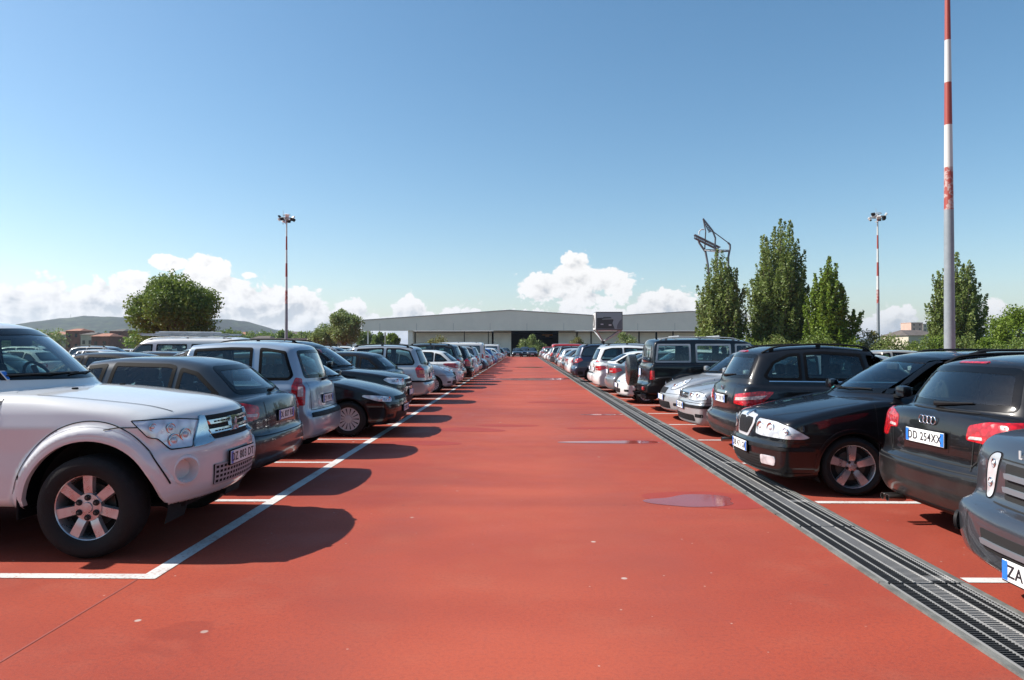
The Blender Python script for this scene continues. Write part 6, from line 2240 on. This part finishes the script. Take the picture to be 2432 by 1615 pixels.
row_car(LITE, 'mpv', P_SILV, 'L', SY(15), -2.4, 'tail', 'silver estate four behind the black estate', 'estate car')
# right row
row_car(N, 'discovery', None, 'R', 3.78, 2.72, 'nose', 'graphite off-roader cut by the right picture edge, nose towards the aisle', 'off-roader')
row_car(N, 'audi', None, 'R', 6.12, 3.36, 'tail', 'dusty black estate hatchback with four-ring badge and plate DD 254XX, tail out', jit=R(2.5), rails=True)
row_car(N, 'octavia', None, 'R', SY(1) - .07, 2.62, 'nose', 'black car with chrome framed grille and turned five-spoke front wheel, nose out', )
row_car(N, 'merc', None, 'R', SY(2) + .02, 2.98, 'tail', 'dusty black compact minivan with roof rails and wide red tail lamp', 'minivan')
row_car(N, 'golf4', P_SILV, 'R', SY(3), 3.0, 'nose', 'silver hatchback nose out with chrome grille, beside the dusty black minivan')
row_car(N, 'oval', P_SILV, 'R', SY(4), 3.1, 'nose', 'rounded silver small car with oval headlamp, nose out, beside the black off-roader')
row_car(N, 'patrol', None, 'R', SY(5), 3.02, 'tail', 'boxy black off-roader with covered spare wheel on its rear door', 'off-roader')
row_car(N, 'city', P_WHITE2, 'R', SY(6), 2.75, 'nose', 'tiny white car nose out, half hidden behind the covered spare wheel')
row_car(N, 'sedan', P_GREY, 'R', SY(7), 2.72, 'tail', 'grey saloon, tail out, behind the tiny white car', 'saloon car')
row_car(N, 'sedan', P_WHITE2, 'R', SY(8), 2.52, 'tail', 'white saloon, tail out, behind the grey saloon', 'saloon car')
row_car(N, 'mpv', P_WHITE, 'R', SY(9), 2.6, 'tail', 'white estate, tail out, behind the white saloon', 'estate car', rails=False)
row_car(N, 'suv', P_SILV, 'R', SY(10), 2.95, 'tail', 'big silver SUV with dark rear windows below the billboard', 'SUV')
row_car(LITE, 'suv', P_DBLUE, 'R', SY(11), 2.25, 'tail', 'dark blue off-roader with white spare wheel cover', 'off-roader')
row_car(LITE, 'city', P_WHITE2, 'R', SY(12), 2.7, 'nose', 'small white car behind the one with the white spare wheel')
row_car(LITE, 'hatch', P_WHITE2, 'R', SY(13), 2.35, 'tail', 'white hatchback with thin red lamp, second behind the white spare wheel')
row_car(LITE, 'sedan', P_SILV, 'R', SY(14), 2.4, 'tail', 'silver saloon, third behind the white spare wheel', 'saloon car')

ORD = ['', 'first', 'second', 'third', 'fourth', 'fifth', 'sixth', 'seventh', 'eighth', 'ninth', 'tenth', 'eleventh', 'twelfth', 'thirteenth', 'fourteenth', 'fifteenth', 'sixteenth', 'seventeenth', 'eighteenth', 'nineteenth']
def ordinal(n):
    if n < 20: return ORD[n]
    t = {2: 'twent', 3: 'thirt', 4: 'fort'}[n // 10]
    return t + 'ieth' if n % 10 == 0 else t + 'y-' + ORD[n % 10]
KINDN = {'hatch': 'hatchback', 'golf': 'hatchback', 'mpv': 'estate', 'suv': 'SUV', 'sedan': 'saloon', 'city': 'small car', 'van': 'van'}
CN = [(P_WHITE2, 'white', 5), (P_SILV, 'silver', 5), (P_BLACK, 'black', 4), (P_GREY, 'grey', 3), (P_ANTH, 'anthracite', 2), (P_DBLUE, 'dark blue', 2), (P_SILVB, 'silver blue', 2), (P_RED, 'red', 1), (P_BLUE, 'blue', 1), (P_CHAMP, 'champagne', 1)]
cr = random.Random(5)
def pick():
    return cr.choices(CN, [c[2] for c in CN])[0]
fixed = {('L', 17): ('van', P_WHITE2, 'white'), ('L', 23): ('city', P_BLUE, 'blue'), ('L', 31): ('van', P_WHITE2, 'white'), ('L', 20): ('hatch', P_WHITE2, 'white'), ('R', 17): ('hatch', P_WHITE2, 'white'), ('R', 18): ('golf', P_SILV, 'silver'), ('R', 26): ('van', P_RED, 'red')}
for side, word, ref in (('L', 'left', 'the white off-roader'), ('R', 'right', 'the graphite off-roader')):
    for i in range(16 if side == 'L' else 15, 43):
        if (side, i) in fixed:
            k, c, cn = fixed[(side, i)]
        else:
            k = cr.choices(['hatch', 'golf', 'mpv', 'suv', 'sedan', 'city'], [5, 4, 3, 2, 3, 2])[0]
            c, cn, _ = pick()
        if k == 'suv' and cr.random() < .5: k = 'mpv'
        out = 'tail' if cr.random() < .6 else 'nose'
        xe = (-2.35 if side == 'L' else 2.65) + cr.uniform(-.35, .25) * (1 if side == 'L' else -1)
        n = i + 1 if side == 'L' else i + 2
        row_car(LITE, k, c, side, SY(i) + cr.uniform(-.1, .1), xe, out, '%s %s %s out, %s car of the %s row from %s' % (cn, KINDN[k], out, ordinal(n), word, ref), 'van' if k == 'van' else 'car', jit=R(cr.uniform(-1.2, 1.2)))
# second rows, back to back with the first
second = {('L', 3): ('sedan', P_DBLUE), ('L', 2): ('hatch', P_BLACK), ('L', 1): ('mpv', P_ANTH), ('L', 7): ('van', P_WHITE), ('R', 4): ('sedan', P_BLACK), ('R', 2): ('mpv', P_BLACK), ('R', 3): ('hatch', P_DGREY)}
for side, word, x0, n in (('L', 'left', -7.75, 26), ('R', 'right', 8.1, 26)):
    for i in range(0, n):
        k = cr.choices(['hatch', 'golf', 'mpv', 'sedan', 'city'], [5, 4, 3, 3, 2])[0]; c, cn, _ = pick()
        if (side, i) in second: k, c = second[(side, i)]; cn = [q[1] for q in CN if q[0] == c] ; cn = cn[0] if cn else ('white' if c == P_WHITE else 'dark grey')
        if i in (4, 5, 6) and side == 'L': c, cn = P_BLACK, 'black'; k = 'hatch'
        src = N if i < 9 else LITE
        L = src[k][1]['L']
        out = cr.random() < .5
        if (side, i) == ('L', 3): out = False
        if (side, i) == ('L', 7): out = True
        x = x0 - L / 2 if side == 'L' else x0 + L / 2
        rz = (math.pi if out else 0)
        cc = place(src, k, c, x + cr.uniform(-.1, .1), SY(i) + cr.uniform(-.1, .1), rz, '%s %s in the row behind the %s row, %s back from the near end' % (cn, KINDN[k], word, ordinal(i + 1)), 'van' if k == 'van' else 'car', 'cars parked behind the %s row' % word, 0, True)
# a third row further left, only its roofs show
for i in range(7, 31):
    k = cr.choices(['hatch', 'golf', 'mpv', 'sedan', 'suv'], [5, 4, 4, 3, 1])[0]; c, cn, _ = pick()
    if k == 'suv': k = 'mpv'
    place(LITE, k, c, -18.4 - LITE[k][1]['L'] / 2, SY(i), 0 if cr.random() < .5 else math.pi, '%s %s beyond the next aisle on the left, %s stall from the near end' % (cn, KINDN[k], ordinal(i + 1)), 'car', 'cars parked beyond the next aisle on the left')
# cars standing across the end of the aisle
for i, (x, y, k, c, lab) in enumerate(((-2.9, 117.5, 'hatch', P_BLACK, 'black hatchback across the end of the aisle, leftmost'), (-.75, 116.5, 'sedan', P_BLACK, 'black saloon facing the camera at the end of the aisle, left of centre'), (1.65, 116.8, 'golf', P_ANTH, 'anthracite hatchback at the end of the aisle, before the dark opening'),
        (.5, 119.6, 'mpv', P_DBLUE, 'dark blue estate half hidden between the two end cars'), (4.2, 118.0, 'mpv', P_WHITE2, 'white estate at the end of the aisle, rightmost'), (-5.4, 118.0, 'city', P_BLACK, 'small black car left of the end of the aisle'))):
    place(LITE, k, c, x, y, -math.pi / 2, lab, 'car', 'cars standing across the end of the aisle')
# prototypes that were not used are removed
for src in (PR, LITE):
    for k, (car, sp) in src.items():
        if (id(src), k) not in USED:
            def rm(o):
                for ch in kids(o): rm(ch)
                bpy.data.objects.remove(o)
            rm(car)

# long roof rack load on the white van
vans = [o for o in bpy.data.objects if o.get('category') == 'van' and o.parent is None and abs(o.location.y - SY(7)) < .5]
for v in vans:
    v['label'] = 'white van with ladder rack on its roof, standing behind the silver blue minivan'
    b = MB()
    v.location.x -= 1.1
    for y in (-.5, .5): b.box((-.4, y, 2.02), (2.9, .04, .04))
    for k in range(7): b.box((-1.75 + .45 * k, 0, 1.99), (.05, 1.2, .04))
    b.tube([(-1.2, -.3, 2.06), (.7, .2, 2.07)], .03, 6); b.tube([(-1.5, .3, 2.06), (.5, .35, 2.08)], .035, 6)
    o = b.build('ladder_rack', [M_STEEL], v)

# haze: the air between the car park and the hills
hz_m = bpy.data.materials.new('haze_air'); hz_m.use_nodes = True
t = hz_m.node_tree; t.nodes.clear()
pv = t.nodes.new('ShaderNodeVolumePrincipled'); pv.inputs['Density'].default_value = .00011; pv.inputs['Color'].default_value = (.72, .82, 1.0, 1); pv.inputs['Anisotropy'].default_value = .3
oo = t.nodes.new('ShaderNodeOutputMaterial'); t.links.new(pv.outputs[0], oo.inputs['Volume'])
HAZE = True
if HAZE:
    b = MB(); b.box((0, 5850, 75), (18100, 12400, 150))
    b.v = [(v[0], v[1], -1.1 if v[2] < 70 else 190.0) for v in b.v]
    o = b.build('haze', [hz_m]); o['kind'] = 'stuff'
